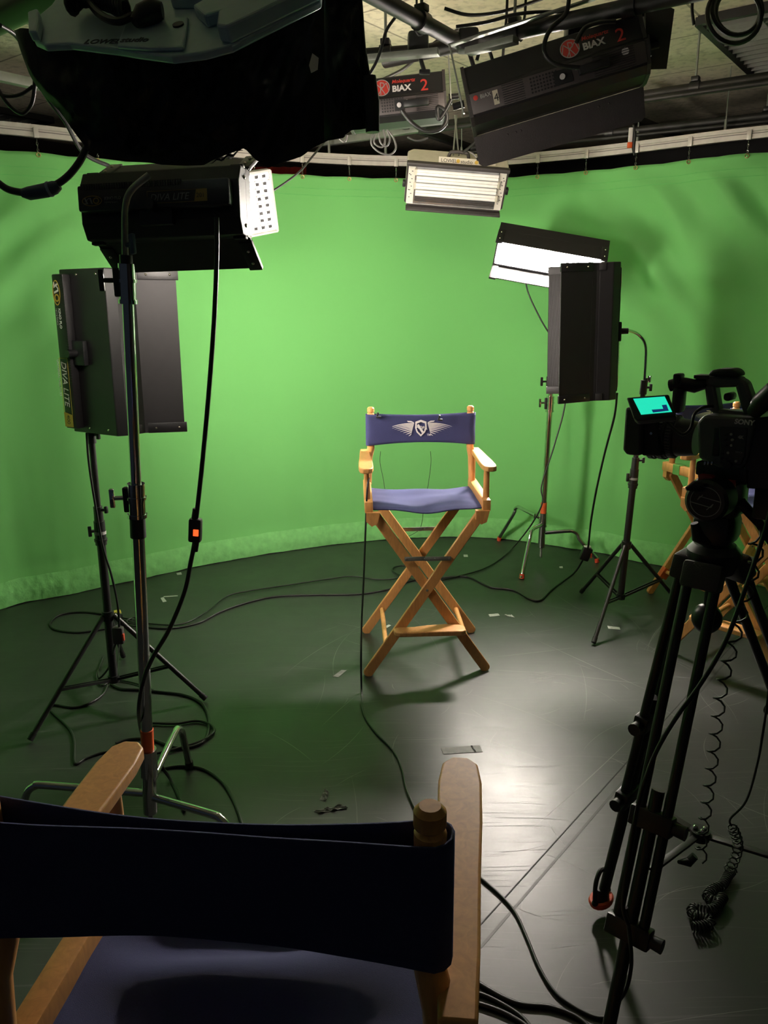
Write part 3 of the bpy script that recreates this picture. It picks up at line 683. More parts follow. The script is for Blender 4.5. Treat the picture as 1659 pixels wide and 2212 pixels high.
# local: x right in the picture, y towards the viewer, z up/down resolved below
bpy.context.view_layer.update()
sgz = 1 if (lw.matrix_world.to_3x3()@V((0, 0, 1))).z > 0 else -1
if sgz < 0:
    orient(lw, P(984, 402, Y=4.55), (-.05, -.80, -.58), (-.99, .05, .115))
xs = 1 if (lw.matrix_world.to_3x3()@V((1, 0, 0))).x > 0 else -1
Lw, Hw = .545, .24
g = MB().prism([(-Lw/2+.01, -.01), (Lw/2-.01, -.01), (Lw/2, .02), (Lw/2, .11), (Lw/2-.03, .14), (-Lw/2+.03, .14), (-Lw/2, .11), (-Lw/2, .02)], M4.Translation((0, 0, -Hw/2))@M4((V((1, 0, 0)), V((0, -1, 0)), V((0, 0, -1)))).transposed().to_4x4()@M4.Translation((0, 0, -Hw)), Hw).build('housing', CREAM, lw, smooth=0)
md = g.modifiers.new('round', 'BEVEL'); md.width = .008; md.segments = 3
MB().prism([(-Lw/2, -Hw/2+.02), (-Lw/2+.02, -Hw/2), (Lw/2-.02, -Hw/2), (Lw/2, -Hw/2+.02), (Lw/2, Hw/2), (-Lw/2, Hw/2)], M4((V((1, 0, 0)), V((0, 0, 1)), V((0, -1, 0)))).transposed().to_4x4()@M4.Translation((0, 0, -.016)), .014).build('front_frame', GREY, lw, smooth=0)
MB().box((0, .0175, 0), (Lw-.02, .004, Hw-.02)).build('white_face', mat('white_reflector_face', (.72, .69, .62), .4), lw)
MB().box((0, .0195, 0), (Lw-.095, .003, Hw-.026)).build('reflector_tray', REFL, lw)
for i, z in enumerate((.079, .040, .001, -.038)):
    for q in (-.0085, .0085):
        MB().tube([(-Lw/2+.052, .032, z+q), (Lw/2-.056, .032, z+q)], .0082, 12).build('lamp_tube', TUBE, lw)
    MB().box(((-Lw/2+.046) if i % 2 else (Lw/2-.05), .030, z), (.014, .018, .034), None, .003).build('lamp_socket', CREAM, lw)
mb = MB()
for i in range(3): mb.tube([(-Lw/2+.055, .03, -.067-.009*i), (Lw/2-.055, .03, -.067-.009*i)], .003, 6)
mb.build('guard_wires', GREY, lw)
MB().box((0, .028, Hw/2+.002), (Lw+.004, .03, .022), None, .005).build('top_lip', GREY, lw)
MB().box((0, .034, -Hw/2-.006), (Lw-.02, .05, .012), None, .004).build('bottom_lip', GREY, lw)
for sx in (-1, 1): MB().box((sx*(Lw/2+.008), .0, -.005), (.016, .03, .032), None, .004).build('side_latch', BLKP, lw)
mb = MB()
for sx in (-1, 1):
    for k in range(8): mb.box((sx*(Lw/2-.028)+(.004 if k % 2 else -.004), .0197, .075-.021*k), (.008, .0012, .0035))
    for z in (.06, -.03): mb.sph((sx*(Lw/2-.018), .0197, z), .003, (1, .4, 1))
mb.build('vent_marks', BLKP, lw)
zt = Hw/2
hd = [(-.055*xs, -.05, zt), (-.05*xs, -.05, zt+.028), (-.035*xs, -.05, zt+.042), (.035*xs, -.05, zt+.042), (.05*xs, -.05, zt+.028), (.055*xs, -.05, zt)]
MB().tube(spline(hd, 4), .009, 10).build('carry_handle', GREY, lw)
MB().box((.11*xs, -.03, zt+.012), (.035, .03, .03), None, .005).build('power_plug', BLKP, lw)
MB().box((.165*xs, -.045, zt+.006), (.07, .05, .014), None, .002).build('switch_plate', CREAM, lw)
sr = 1 if xs > 0 else -1
ux = V((sr, 0, 0)); uy = V((0, -.62, .78)); un = ux.cross(uy)
if un.y < 0 and un.z < 0: pass
Rl = M4((V((1, 0, 0)), uy, V((1, 0, 0)).cross(uy))).transposed()
cpl = V((.01*sr, -.012, zt+.012)); MB().box(cpl, (.235, .034, .004), Rl, .001).build('label_plate', CREAM, lw)
nrm = V((0, .78, .62)); M0 = M4.Translation(cpl+nrm*.0024)@M4((ux, uy, nrm)).transposed().to_4x4() if ux.cross(uy).dot(nrm) > 0 else M4.Translation(cpl+nrm*.0024)@M4((V((-1, 0, 0)), uy, nrm)).transposed().to_4x4()
ML = M0@M4.Translation((-.105, -.009, 0))
text('LOWEL', .026, BLKP, ML, lw); text('studio', .026, BLKP, ML@M4.Translation((.105, 0, 0)), lw)
mb = MB(); mb.prism([(.092+.010*math.cos(a*PI/6), .009+.010*math.sin(a*PI/6)) for a in range(12)], ML, .0008); mb.prism([(.19+.010*math.cos(a*PI/6), .009+.010*math.sin(a*PI/6)) for a in range(12)], ML, .0008); mb.build('yellow_sun_mark', YEL, lw)
lwp = lw.matrix_world.inverted(); top = lw.matrix_world.translation
for dx in (-.0, .03): MB().cyl((dx, -.06, zt+.02), lwp@(top+V((dx*.3, .1, 2.62-top.z))), .005, None, 8).build('hanging_rod', STL, lw)
# ------------------------------------------------------------------ heavy two-lamp lights on the grid
MOLE = glow('lit_grid_light_tubes', (1, .84, .64), 15)
def mole(label, loc, fwd, lng, L, H, D, big):
    t = thing('grid_light', label, 'studio light', group='black grid lights with red lettering'); orient(t, loc, fwd, lng)
    if (t.matrix_world.to_3x3()@V((0, 0, 1))).z < 0: orient(t, loc, fwd, -V(lng))
    # profile (y forward, z up) seen from behind: top slope, back panel, bottom slope
    prof = [(-D*.5, -H*.3), (-D*.3, -H*.42), (D*.15, -H*.5), (D*.5, -H*.5), (D*.5, H*.5), (-D*.26, H*.5), (-D*.45, H*.09), (-D*.5, H*.06)]; zc = -H*.12
    M = M4((V((0, 1, 0)), V((0, 0, 1)), V((1, 0, 0)))).transposed().to_4x4()
    g = MB().prism(prof, M4.Translation((-L/2, 0, 0))@M, L).build('housing', BLK, t, smooth=0); md = g.modifiers.new('e', 'BEVEL'); md.width = .004
    for sx in (-1, 1):
        MB().prism([(y*1.04, z*1.04) for y, z in prof], M4.Translation((sx*L/2-(.012 if sx > 0 else 0), 0, 0))@M, .012).build('end_cap', GREY, t, smooth=0)
    MB().box((0, -D*.5-.004, zc), (L*.96, .006, H*.32), None, .001).build('rear_panel', PANEL, t)
    yb = -D*.5-.0075
    Mx = frame((0, yb, zc), (1, 0, 0), (0, 0, 1))
    # vents and controls
    for x0, x1 in ((-L*.30, -L*.18), (L*.20, L*.42)):
        mb = MB()
        for i in range(9): mb.box(((x0+x1)/2, yb, zc-H*.14+i*H*.035), (x1-x0, .003, .0022))
        mb.build('vent_slots', BLK, t)
    mb = MB()
    for i in range(9):
        for j in range(5): mb.cyl((-L*.14+i*.0105, yb+.002, zc-H*.10+j*.0105), (-L*.14+i*.0105, yb-.0015, zc-H*.10+j*.0105), .0034, None, 6)
    mb.build('speaker_holes', BLK, t)
    MB().box((.035*L, yb, zc), (.10*L, .004, H*.22)).build('fuse_panel', BLKP, t)
    MB().cyl((.03*L, yb, zc), (.03*L, yb-.008, zc), .009, None, 14).build('dial', WHT, t); MB().cyl((.11*L, yb, zc+.012), (.11*L, yb-.004, zc+.012), .005, None, 10).build('indicator', WHT, t)
    MB().box((.20*L, yb-.012, zc), (.10, .028, .026), None, .004).build('power_plug', BLKP, t)
    if big:
        MB().prism([(-L*.355, -.022), (-L*.325, -.022), (-L*.325, .022), (-L*.355, .022)], Mx, .001).build('number_sticker', mat('cream_sticker', (.6, .55, .42), .6), t)
        text('4', .034, BLKP, Mx@M4.Translation((-L*.352, -.012, .0012)), t)
        text('BIAX', .017, GRYP, Mx@M4.Translation((-L*.425, .010, .001)), t, bold=.0003)
        MB().cyl((-L*.45, yb, zc+.016), (-L*.45, yb-.001, zc+.016), .008, None, 16).build('red_dot_label', REDP, t)
        MB().prism([(L*.375+.012*math.cos(a*PI/6), .018+.012*math.sin(a*PI/6)) for a in range(12)], Mx, .001).build('round_sticker', WHT, t)
    # lettering on the sloping top panel
    s0 = V((0, -D*.45, H*.09)); s1 = V((0, -D*.26, H*.5)); upv = (s1-s0).normalized(); sl = (s1-s0).length
    Mt = frame(s0+V((0, 0, 0)), (1, 0, 0), upv)@M4.Translation((0, 0, .0012))
    x0 = L*.10 if big else -.055; k = .95 if big else 1.0
    q = sl*.45; rr = .034*k
    c = (x0, q)
    mb = MB(); mb.prism([(c[0]+rr*math.cos(a*PI/16), c[1]+rr*math.sin(a*PI/16)) for a in range(32)], Mt, .001); mb.build('round_emblem', REDP, t)
    mb = MB(); w = .0028
    for a in range(32):
        b0, b1 = a*PI/16, (a+1)*PI/16
        for ro in (rr,):
            mb.prism([(c[0]+ro*math.cos(b0), c[1]+ro*math.sin(b0)), (c[0]+ro*math.cos(b1), c[1]+ro*math.sin(b1)), (c[0]+(ro-w)*math.cos(b1), c[1]+(ro-w)*math.sin(b1)), (c[0]+(ro-w)*math.cos(b0), c[1]+(ro-w)*math.sin(b0))], Mt, .0018)
    def ln(x0_, y0_, x1_, y1_):
        dx, dy = x1_-x0_, y1_-y0_; l = math.hypot(dx, dy); nx, ny = -dy/l*w/2, dx/l*w/2
        mb.prism([(c[0]+x0_+nx, c[1]+y0_+ny), (c[0]+x0_-nx, c[1]+y0_-ny), (c[0]+x1_-nx, c[1]+y1_-ny), (c[0]+x1_+nx, c[1]+y1_+ny)], Mt, .0018)
    for x_ in (-1, 1):
        ln(x_*.028*k, -.012*k, x_*.020*k, .018*k); ln(x_*.020*k, .018*k, 0, -.004*k); ln(0, -.004*k, x_*.014*k, -.028*k)
    ln(-.004*k, -.03*k, -.004*k, .022*k); ln(-.004*k, .022*k, .010*k, .018*k); ln(.010*k, .018*k, .010*k, .004*k); ln(.010*k, .004*k, -.004*k, 0)
    mb.build('round_emblem', GRYP, t)
    text('Molequartz', .020*k, REDP, Mt@M4.Translation((x0+rr+.008, q+.014*k, 0)), t, shear=.2, bold=.0004)
    text('BIAX', .034*k, WHT, Mt@M4.Translation((x0+rr+.008, q-.020*k, 0)), t, bold=.0012)
    text('2', .066*k, REDP, Mt@M4.Translation((x0+rr+.008+.112*k, q-.028*k, 0)), t, bold=.0004)
    MB().box((0, D*.5+.003, 0), (L*.9, .004, H*.84)).build('lit_tubes', MOLE, t, smooth=0)
    # hinged doors
    dl = .108 if big else .03
    a = math.radians(48 if big else 20)
    d = V((0, math.cos(a)*.55, -math.sin(a)-.3)).normalized()
    M = frame((0, D*.5, -H*.5-.004), (1, 0, 0), d)
    w2 = L*.5
    if big:
        g = MB().prism([(-w2, 0), (w2, 0), (w2, dl-.015), (w2-.015, dl), (-w2+.015, dl), (-w2, dl-.015)], M, .004).build('barn_door', GREY, t, smooth=0)
        MB().box(M@V((0, .012, 0)), (L, .03, .008), M.to_3x3()).build('hinge_strip', GREY, g)
        mb = MB()
        for x in (-.3, -.25, -.22, .18, .24, .3): mb.sph(M@V((x*L, .018 if x > 0 else .022, -.004)), .004)
        mb.build('rivets', GREY, g)
        M = frame((L*.5+.01, D*.45, -H*.28), (0, -.45, .55), (1, .25, -.30))
        MB().prism([(0, 0), (.24, 0), (.17, .09), (-.02, .07)], M4.Translation((0, -.02, 0))@M, .003).build('end_door', GREY, t, smooth=0)
    # yoke
    for sx in (-1, 1):
        MB().box((sx*(L/2+.018), -.0, H*.40), (.006, .034, H*1.1), None, .001).build('yoke_arm', STL, t)
        MB().cyl((sx*(L/2+.01), 0, 0), (sx*(L/2+.05), 0, 0), .012, None, 12).build('yoke_knob', BLKP, t)
    MB().box((0, 0, H*.94), (L+.045, .034, .006), None, .001).build('yoke_bar', STL, t)
    return t
m1 = mole('large black grid light with a hanging door and a number sticker, top right', P(1195, 165, Y=2.95), (.12, .94, .06), (.96, -.12, .235), .60, .20, .17, True)
m2 = mole('smaller-looking black grid light with red lettering beside the foil-wrapped light', P(858, 222, Y=3.5), (.08, .95, .08), (.99, -.05, .075), .40, .18, .16, False)
# ------------------------------------------------------------------ large softlight wrapped in black foil, near top left
sl = thing('foil_wrapped_softlight', 'large pale blue softlight wrapped in matte black foil, filling the top left corner', 'studio light'); sl.location = P(400, 60, Y=1.62); bpy.context.view_layer.update()
YS = 1.62
def loc(px, py, Y): return world(sl, P(px, py, Y=Y))
# housing: tray body whose pale back looks down towards the viewer
pa, pb, pc = P(62, 78, Y=1.60), P(720, 40, Y=1.45), P(350, -150, Y=1.95)
hx = (pb-pa).normalized(); hy = (pc-pa); hy = (hy-hx*hy.dot(hx)).normalized(); hz = hx.cross(hy)
if hz.y > 0: hz = -hz
Mh = M4.Translation(pa-sl.location)@M4((hx, hy, hz)).transposed().to_4x4()
def hp(px, py):      # picture point -> plane coordinates of the housing back
    o = V((0, 0, HC)); d = P(px, py, Y=1.0)-o; nrm = hz; k = (pa-o).dot(nrm)/d.dot(nrm); q = o+d*k-pa; return (q.dot(hx), q.dot(hy))
g = MB().prism([hp(x, y) for x, y in ((72, 85), (80, 35), (110, 10), (160, -60), (640, -160), (700, -70), (692, 0), (500, 96), (440, 112), (370, 121), (300, 112), (250, 104), (150, 92), (95, 95))], Mh@M4.Translation((0, 0, -.014)), .014).build('housing', HOUS, sl, smooth=0)
md = g.modifiers.new('b', 'BEVEL'); md.width = .004; md.segments = 3
for nm, pl, th in (('raised_rib', ((478, 92), (500, 96), (692, 2), (690, -30), (640, -30), (482, 62)), .028), ('raised_block', ((425, 40), (470, 15), (530, 12), (528, 42), (450, 62)), .022), ('raised_block', ((372, 20), (400, 0), (470, -12), (470, 8), (440, 20)), .018), ('end_lamp_guard', ((72, 92), (70, 50), (92, 42), (95, 66), (90, 92)), .02), ('connector_plate', ((255, 108), (275, 55), (315, 44), (410, 46), (400, 112), (330, 114)), .008)):
    g = MB().prism([hp(x, y) for x, y in pl], Mh, th).build(nm, HOUS, sl, smooth=0); md = g.modifiers.new('b', 'BEVEL'); md.width = .004; md.segments = 2
MB().prism([hp(x, y) for x, y in ((536, 28), (620, 0), (640, 4), (560, 34))], Mh@M4.Translation((0, 0, .0285)), .001).build('slot_shade_strip', mat('shadow_slot', (.06, .08, .09), .6), sl, smooth=0)  # thin dark sheet on the rib, painting the shade of a slot
q = hp(389, 66); MB().cyl(Mh@V((q[0], q[1], .008)), Mh@V((q[0], q[1], .011)), .010, None, 16).build('socket_hole', BLKP, sl)
MB().prism([hp(x, y) for x, y in ((176, 96), (182, 40), (228, 92), (268, 101))], Mh@M4.Translation((0, 0, .0001)), .0006) if 0 else None
q = hp(180, 95); text('LOWEL', .022, mat('dim_print', (.05, .06, .07), .6), Mh@M4.Translation((q[0], q[1], .0005))@M4.Rotation(math.radians(-4), 4, 'Z'), sl, bold=.0004)
q = hp(262, 102); text('studio', .022, MT['dim_print'], Mh@M4.Translation((q[0], q[1], .0085))@M4.Rotation(math.radians(-4), 4, 'Z'), sl, bold=.0004)
# coiled mains lead and plug lying on the back
def on(px, py, h): a_ = hp(px, py); return Mh@V((a_[0], a_[1], h))
mb = MB()
core = spline([on(x, y, .03) for x, y in ((170, 48), (185, 30), (215, 30), (250, 40), (285, 62))], 12); pts = []
for i, c in enumerate(core):
    pass
N = 260
for i in range(N):
    f = i/(N-1)*(len(core)-1); k = min(int(f), len(core)-2); c = core[k].lerp(core[k+1], f-k); a_ = i*.55; rr = .017
    pts.append(c+hx*0+hy*rr*math.cos(a_)+hz*rr*math.sin(a_))
MB().tube(pts, .0042, 6).build('coiled_lead', CAB, sl)
MB().tube(spline([on(x, y, .025) for x, y in ((200, -10), (198, 20), (215, 50), (240, 72), (270, 80), (300, 68), (345, 58))], 6), .007, 8).build('power_lead', CAB, sl)
MB().tube([on(300, 76, .02), on(318, 66, .024), (on(345, 58, .026)), on(362, 55, .024)], [.010, .018, .020, .013], 12).build('plug', BLKP, sl)
# foil skirt: hangs from round the housing; wrinkled closed wrap with real depth
outl = [(30, 66, 62), (45, 60, 112), (65, 62, 165), (82, 76, 190), (100, 84, 212), (130, 88, 242), (165, 90, 292), (195, 92, 331), (232, 96, 334), (290, 100, 346), (350, 100, 356), (400, 98, 358), (440, 96, 357), (462, 92, 345), (495, 80, 332), (528, 66, 320), (552, 52, 345), (580, 40, 363), (600, 32, 354), (628, 22, 346), (652, 10, 338), (675, -2, 320), (708, -16, 304), (742, -30, 298), (748, -34, 292)]
def at_(lst, u):
    x = lst[0][0]+(lst[-1][0]-lst[0][0])*u
    for i in range(len(lst)-1):
        if lst[i+1][0] >= x or i == len(lst)-2:
            f = (x-lst[i][0])/(lst[i+1][0]-lst[i][0]); return [x]+[lst[i][k]*(1-f)+lst[i+1][k]*f for k in (1, 2)]
def foil(side, lst, Y0, D, sd):
    def fn(u, v):
        x, y0, y1 = at_(lst, u); y = y0+(y1-y0)*v
        edge = (math.sin(PI*min(max(u, 0), 1)))**.45
        bell = D*edge*(1-.45*v**2)
        w = .045*noise.noise(V((x*.011+sd, y*.008, side)))+.02*noise.noise(V((x*.03+y*.012, y*.01-x*.006+sd, side*3)))+.006*noise.noise(V((x*.09, y*.05, sd)))
        Y = Y0-side*(bell+w*edge*min(1, (1-v)*8)*min(1, v*8+.3))
        return world(sl, P(x, y, Y=Y))
    return fn
mb = MB(); mb.grid(foil(1, outl, YS+.08, .11, 1), 110, 60); mb.grid(foil(-1, outl, YS+.08, .11, 6), 110, 60)
bmesh.ops.remove_doubles(mb.b, verts=mb.b.verts, dist=.0005)
mb.build('black_foil_wrap', FOIL, sl, smooth=55)
flap = [(700, -70, 304), (716, -72, 300), (735, -74, 297), (748, -74, 290), (760, -74, 281), (778, -72, 280), (790, 100, 278), (803, 180, 282), (813, 262, 284)]
mb = MB(); mb.grid(foil(1, flap, 1.50, .05, 4), 40, 50); mb.grid(foil(-1, flap, 1.50, .03, 9), 40, 50)
bmesh.ops.remove_doubles(mb.b, verts=mb.b.verts, dist=.0005)
mb.build('side_flap', FOIL, sl, smooth=60)
MB().tube([world(sl, P(x, y, Y=1.46)) for x, y in ((797, 165), (802, 220), (805, 286))], [.012, .014, .012], 10).build('taped_corner_rod', CAB, sl)
# little torn glints of foil
MB().grid(lambda u, v: world(sl, P(452+73*u, 352-30*u+7*v*math.sin(PI*u)+3*math.sin(u*20), Y=1.55-.01*v)), 14, 3).build('torn_foil_edge', mat('bare_foil', (.75, .73, .7), .25, 1), sl, solid=.0006)
MB().prism([(0, 0), (.012, .004), (.016, .022), (.006, .030), (-.002, .012)], frame(world(sl, P(672, 158, Y=1.49)), (1, .1, .1), (0, 0, 1)), .001).build('torn_foil_tab', MT['bare_foil'], sl, smooth=0)
# ------------------------------------------------------------------ ceiling grid of pipes
def pipe(label, pts, r, m=PIPE, ext=(0, 0), z=2.6, name='grid_pipe', group='dark pipes under the ceiling', clamps=(), uni=False, uh=.041):
    q = [P(x, y, z=z) for x, y in pts]; d = (q[-1]-q[0]).normalized(); q[0] -= d*ext[0]; q[-1] += d*ext[1]
    mb = MB().tube(q, r, 14) if not uni else MB()
    if uni: mb.bar(q[0], q[-1], uh, .041, side=(0, 0, 1), bev=.003)
    o = tag(mb.build(name, m), label, 'ceiling pipe' if not uni else 'ceiling beam', group)
    s = d.cross(V((0, 0, 1)))
    for f in clamps:
        c = q[0].lerp(q[-1], f)
        MB().cyl(c-d*.022, c+d*.022, r+.007, None, 14).box(c+V((0, 0, r+.014)), (.035, .04, .022), M4((d, s, V((0, 0, 1)))).transposed(), .003).build('clamp', BLKP, o)
        MB().cyl(c+V((0, 0, r+.02)), V((c.x, c.y, CZ)), .0055, None, 8).build('hanger_rod', STL, o)
    return o
G4 = 'dark pipes under the ceiling'
pipe('dark iron ceiling pipe crossing behind the large grid light, upper of the right-hand two', [(1240, 228), (1659, 166)], .022, ext=(.9, .6), clamps=(.30, .62))
pipe('slim second pipe running just below the upper right-hand ceiling pipe', [(1240, 238), (1659, 178)], .012, ext=(.9, .6), z=2.56)
pipe('dark iron ceiling pipe just above the curtain track at the right', [(1180, 302), (1659, 250)], .020, ext=(.5, .6), clamps=(.38, .74))
pipe('slim second pipe under the lowest ceiling pipe at the right', [(1180, 312), (1659, 262)], .011, ext=(.5, .6), z=2.57)
pipe('short dark angled ceiling bar ending beside the orange clip', [(1340, 245), (1480, 301)], .022, ext=(.2, 0), z=2.66, uni=True)
pipe('pale green-grey steel ceiling beam above the cream softlight', [(640, 318), (1035, 258)], .02, m=STL, ext=(.9, .2), z=2.62, uni=True, group='steel ceiling beams')
pipe('dark ceiling channel running down towards the cream softlight', [(920, 286), (1048, 330)], .02, ext=(.5, .2), z=2.64, uni=True, group='steel ceiling beams')
pipe('thick black ceiling pipe sloping behind the foil-wrapped light towards its clamp', [(815, -5), (975, 82)], .026, ext=(.5, .05), z=2.55, clamps=(.75,))
pipe('main black ceiling pipe the large grid light hangs from', [(975, 100), (1420, 2)], .026, ext=(.3, .8), z=2.55, clamps=(.30, .52, .72))
pipe('black ceiling pipe above the smaller-looking grid light', [(770, 118), (990, 102)], .02, ext=(.5, .1), z=2.56, clamps=(.62,))
pipe('slotted green-grey channel under the black pipe above the smaller-looking grid light', [(770, 130), (948, 112)], .02, m=STL, ext=(.5, 0), z=2.50, uni=True, uh=.022, group='steel ceiling beams')
pipe('thick dark ceiling pipe across the top left corner', [(-10, 42), (105, -14)], .040, m=mat('green_black_pipe', (.03, .04, .02), .4, .4), ext=(.5, .8), z=2.45)
pipe('beige steel ceiling beam at the left edge', [(-10, 163), (100, 187)], .02, m=STL, ext=(.5, 1.0), z=2.62, uni=True, group='steel ceiling beams')
pipe('slotted steel channel running behind the cables to the large grid light', [(1010, 112), (1115, 86)], .02, m=STL, ext=(0, 0), z=2.48, uni=True, uh=.022, group='steel ceiling beams')
# clip with an orange tip
cp = thing('spring_clip', 'white and black spring clip with an orange tip hanging from the ceiling pipe', 'clip', P(1362, 292, z=2.5))
MB().box((0, 0, .0), (.022, .012, .075), None, .004).build('white_jaw', WHT, cp); MB().box((-.002, -.004, -.05), (.026, .014, .03), None, .004).build('orange_tip', ORG, cp)
MB().tube([(.012, 0, .05), (.022, 0, 0), (.020, 0, -.06), (.026, 0, -.10)], [.006, .010, .010, .004], 8).build('black_strap', RUB, cp)
for px, py in ((903, 95), (1010, 88), (1245, 62)):
    c = P(px, py, z=2.55); t = thing('pipe_clamp', {903: 'boxy black clamp on the pipe above the smaller-looking grid light', 1010: 'chunky black clamp joining the two thick ceiling pipes', 1245: 'black clamp with a handle on the main pipe over the large grid light'}[px], 'clamp', c, 0)
    MB().box((0, 0, 0), (.075, .07, .075), None, .012).build('body', BLKP, t); MB().cyl((.0, -.02, -.03), (.02, -.05, -.10), .008, None, 10).box((.022, -.052, -.105), (.04, .012, .018), None, .004).build('handle', BLKP, t)
# ------------------------------------------------------------------ cables
def cable(label, pts, r=.004, m=CAB, name='cable', cat='cable', group=None, n=8):
    o = MB().tube(spline(pts, n), r, 8).build(name, m, smooth=60); return tag(o, label, cat, group)
def fl(L, z=.005): return [P(x, y, z=z) for x, y in L]
def air(L, Y): return [P(x, y, Y=Y) for x, y in L]
def lerpY(L, Y0, Y1): return [P(x, y, Y=Y0+(Y1-Y0)*i/(len(L)-1)) for i, (x, y) in enumerate(L)]
# overhead
cable('black cable sagging from the clamp to the large grid light, upper one', air([(960, 18), (1010, 32), (1070, 28), (1130, 12), (1215, -20)], 3.1), .006)
cable('black cable strung level under the ceiling pipes at the top', air([(985, 58), (1050, 48), (1120, 30), (1200, 26), (1300, 34), (1400, 30), (1430, 8), (1500, -15)], 3.0), .006)
cable('black cable looping behind the large grid light to its red clamp', air([(1245, 92), (1262, 62), (1290, 50), (1330, 46)], 2.75), .007)
cable('black power cable dropping to the rear of the large grid light', air([(1230, -10), (1222, 30), (1190, 62), (1176, 95), (1180, 122), (1205, 140), (1252, 146)], 2.78), .007)
cable('thin black cable hanging straight from the pipe beside the large grid light', air([(1096, -10), (1094, 40), (1090, 75), (1086, 130)], 3.1), .005)
cable('second thin black cable hanging beside the large grid light', air([(1136, -10), (1134, 30), (1128, 60)], 3.1), .005)
cable('black cable hanging beside the foil-wrapped light', air([(856, 35), (835, 65), (825, 100), (812, 135), (798, 160)], 3.0), .0055)
cable('black cable with a loop above the smaller-looking grid light', air([(900, -5), (900, 40), (898, 62), (905, 76), (913, 70), (903, 48)], 3.0), .004)
cable('black cable sloping down behind the smaller-looking grid light', air([(1010, 55), (950, 85), (905, 120), (870, 150), (820, 175)], 3.7), .007)
cable('heavy black cable drooping from the smaller-looking grid light', air([(868, 238), (890, 266), (920, 284), (950, 280), (964, 262), (962, 240), (945, 232), (948, 258), (962, 240), (975, 215)], 3.3), .008)
cable('black cable curving under the pale beam', air([(880, 296), (900, 304), (925, 298)], 4.2), .006)
cable('black cable rising from the cream softlight to the beam', air([(1000, 330), (1018, 315), (1034, 300)], 4.4), .007)
cable('short cable curling into the plug of the cream softlight', air([(998, 332), (1012, 328), (1026, 336), (1033, 348)], 4.5), .005, GCAB)
for i, L in enumerate(([(806, 285), (802, 310), (818, 328), (842, 334), (855, 320), (850, 298), (838, 282)], [(812, 285), (808, 308), (825, 318), (832, 300), (828, 280)], [(818, 284), (822, 308), (835, 316), (842, 300), (836, 280)], [(750, 292), (745, 306), (738, 304), (730, 295)])):
    cable(['outermost grey wire loop hanging beside the foil-wrapped light', 'innermost grey wire loop beside the foil-wrapped light', 'middle grey wire loop beside the foil-wrapped light', 'small green-grey wire loop under the foil flap'][i], air(L, 3.2), .0035, GCAB, 'wire_loop', 'wire', 'grey wire loops')
cable('black cable bundle looping behind the slotted yoke', air([(1030, 130), (1038, 105), (1048, 98), (1058, 112), (1066, 138)], 3.05), .006)
cable('long thin black cable from the foil-wrapped light to the lit panel', lerpY([(590, 412), (620, 392), (650, 368), (675, 338), (704, 302)], 3.85, 4.3), .005)
cable('short black cable end hanging from above at top right', air([(1497, -12), (1495, 20), (1499, 54)], 3.0), .0055)
cc = thing('coiled_cable', 'coil of black cable hung high at the top right, in front of the louvred light', 'cable')
for k, (cx, cy, rx, ry) in enumerate(((1586, 32, 58, 62), (1592, 22, 54, 54), (1594, 26, 48, 50))):
    MB().tube([P(cx+rx*math.cos(a*PI/16), cy+ry*math.sin(a*PI/16), Y=2.9+.02*k+.02*math.sin(a*PI/8)) for a in range(32)], .008, 8, closed=True).build('loop', CAB, cc)
cable('black cable running from the coil towards the large grid light', air([(1385, 32), (1430, 12), (1480, 4), (1545, -12)], 2.9), .008)
cable('black cable loop at the left edge below the beige beam, larger one', air([(-12, 178), (12, 218), (35, 240), (52, 244), (68, 225), (74, 195), (75, 165)], 2.4), .0055)
cable('black cable loop at the left edge below the beige beam, shallow one', air([(-10, 200), (15, 208), (45, 204), (72, 186)], 2.4), .005)
cable('black cable skirting the left edge of the foil-wrapped light', lerpY([(0, 55), (35, 78), (60, 120), (95, 200), (140, 262), (180, 330), (235, 358)], 2.2, 2.6), .006)
bc = cable('thick black cable sagging across the curtain at the left, with a blue-grey sleeve', air([(-15, 385), (15, 408), (50, 416), (80, 414), (115, 402), (145, 382), (170, 352), (188, 318), (200, 300)], 1.75), .0075)
pp = air([(48, 417), (62, 418), (100, 411), (118, 405), (128, 400)], 1.75)
MB().tube([pp[0], pp[1], pp[2], pp[3], pp[4]], [.009, .0135, .0145, .0135, .009], 12).build('connector', BLU, bc)
MB().tube([pp[2]*.75+pp[3]*.25, pp[2]*.45+pp[3]*.55], .0155, 12).build('pale_ring', mat('pale_blue_ring', (.25, .32, .42), .4), bc)
# cable with the inline switch from the near fluorescent
L1 = [(468, 470), (468, 560), (462, 700), (450, 860), (437, 1000), (425, 1110)]
L2 = [(420, 1172), (412, 1215), (398, 1280), (365, 1360), (330, 1420), (310, 1470), (300, 1540), (312, 1600), (345, 1650), (380, 1700), (398, 1750)]
pA = lerpY(L1, 2.05, 2.0)
zf = [P(x, y, z=.005) for x, y in L2[-5:]]
pB = [P(x, y, Y=yy) for (x, y), yy in zip(L2[:6], (2.0, 2.0, 1.99, 1.98, 1.97, 2.0))]
sw = cable('long black mains cable with a red-lit inline switch hanging in front of the curtain', pA+[P(421, 1145, Y=2.0)]+pB+[P(300, 1540, Y=2.02), P(312, 1600, z=.16), P(345, 1650, z=.06), P(372, 1690, z=.006), P(398, 1752, z=.006)], .0062)
c = P(422, 1145, Y=2.0); R = M4.Rotation(math.radians(6), 3, 'Y')
g = MB().box(c, (.034, .026, .066), R, .006).build('switch_body', BLKP, sw); MB().cyl(c+V((.001, 0, .03)), c+V((.004, 0, .06)), .010, .0065, 12).build('strain_relief', RUB, g); MB().cyl(c-V((.001, 0, .03)), c-V((.004, 0, .06)), .010, .0065, 12).build('strain_relief', RUB, g)
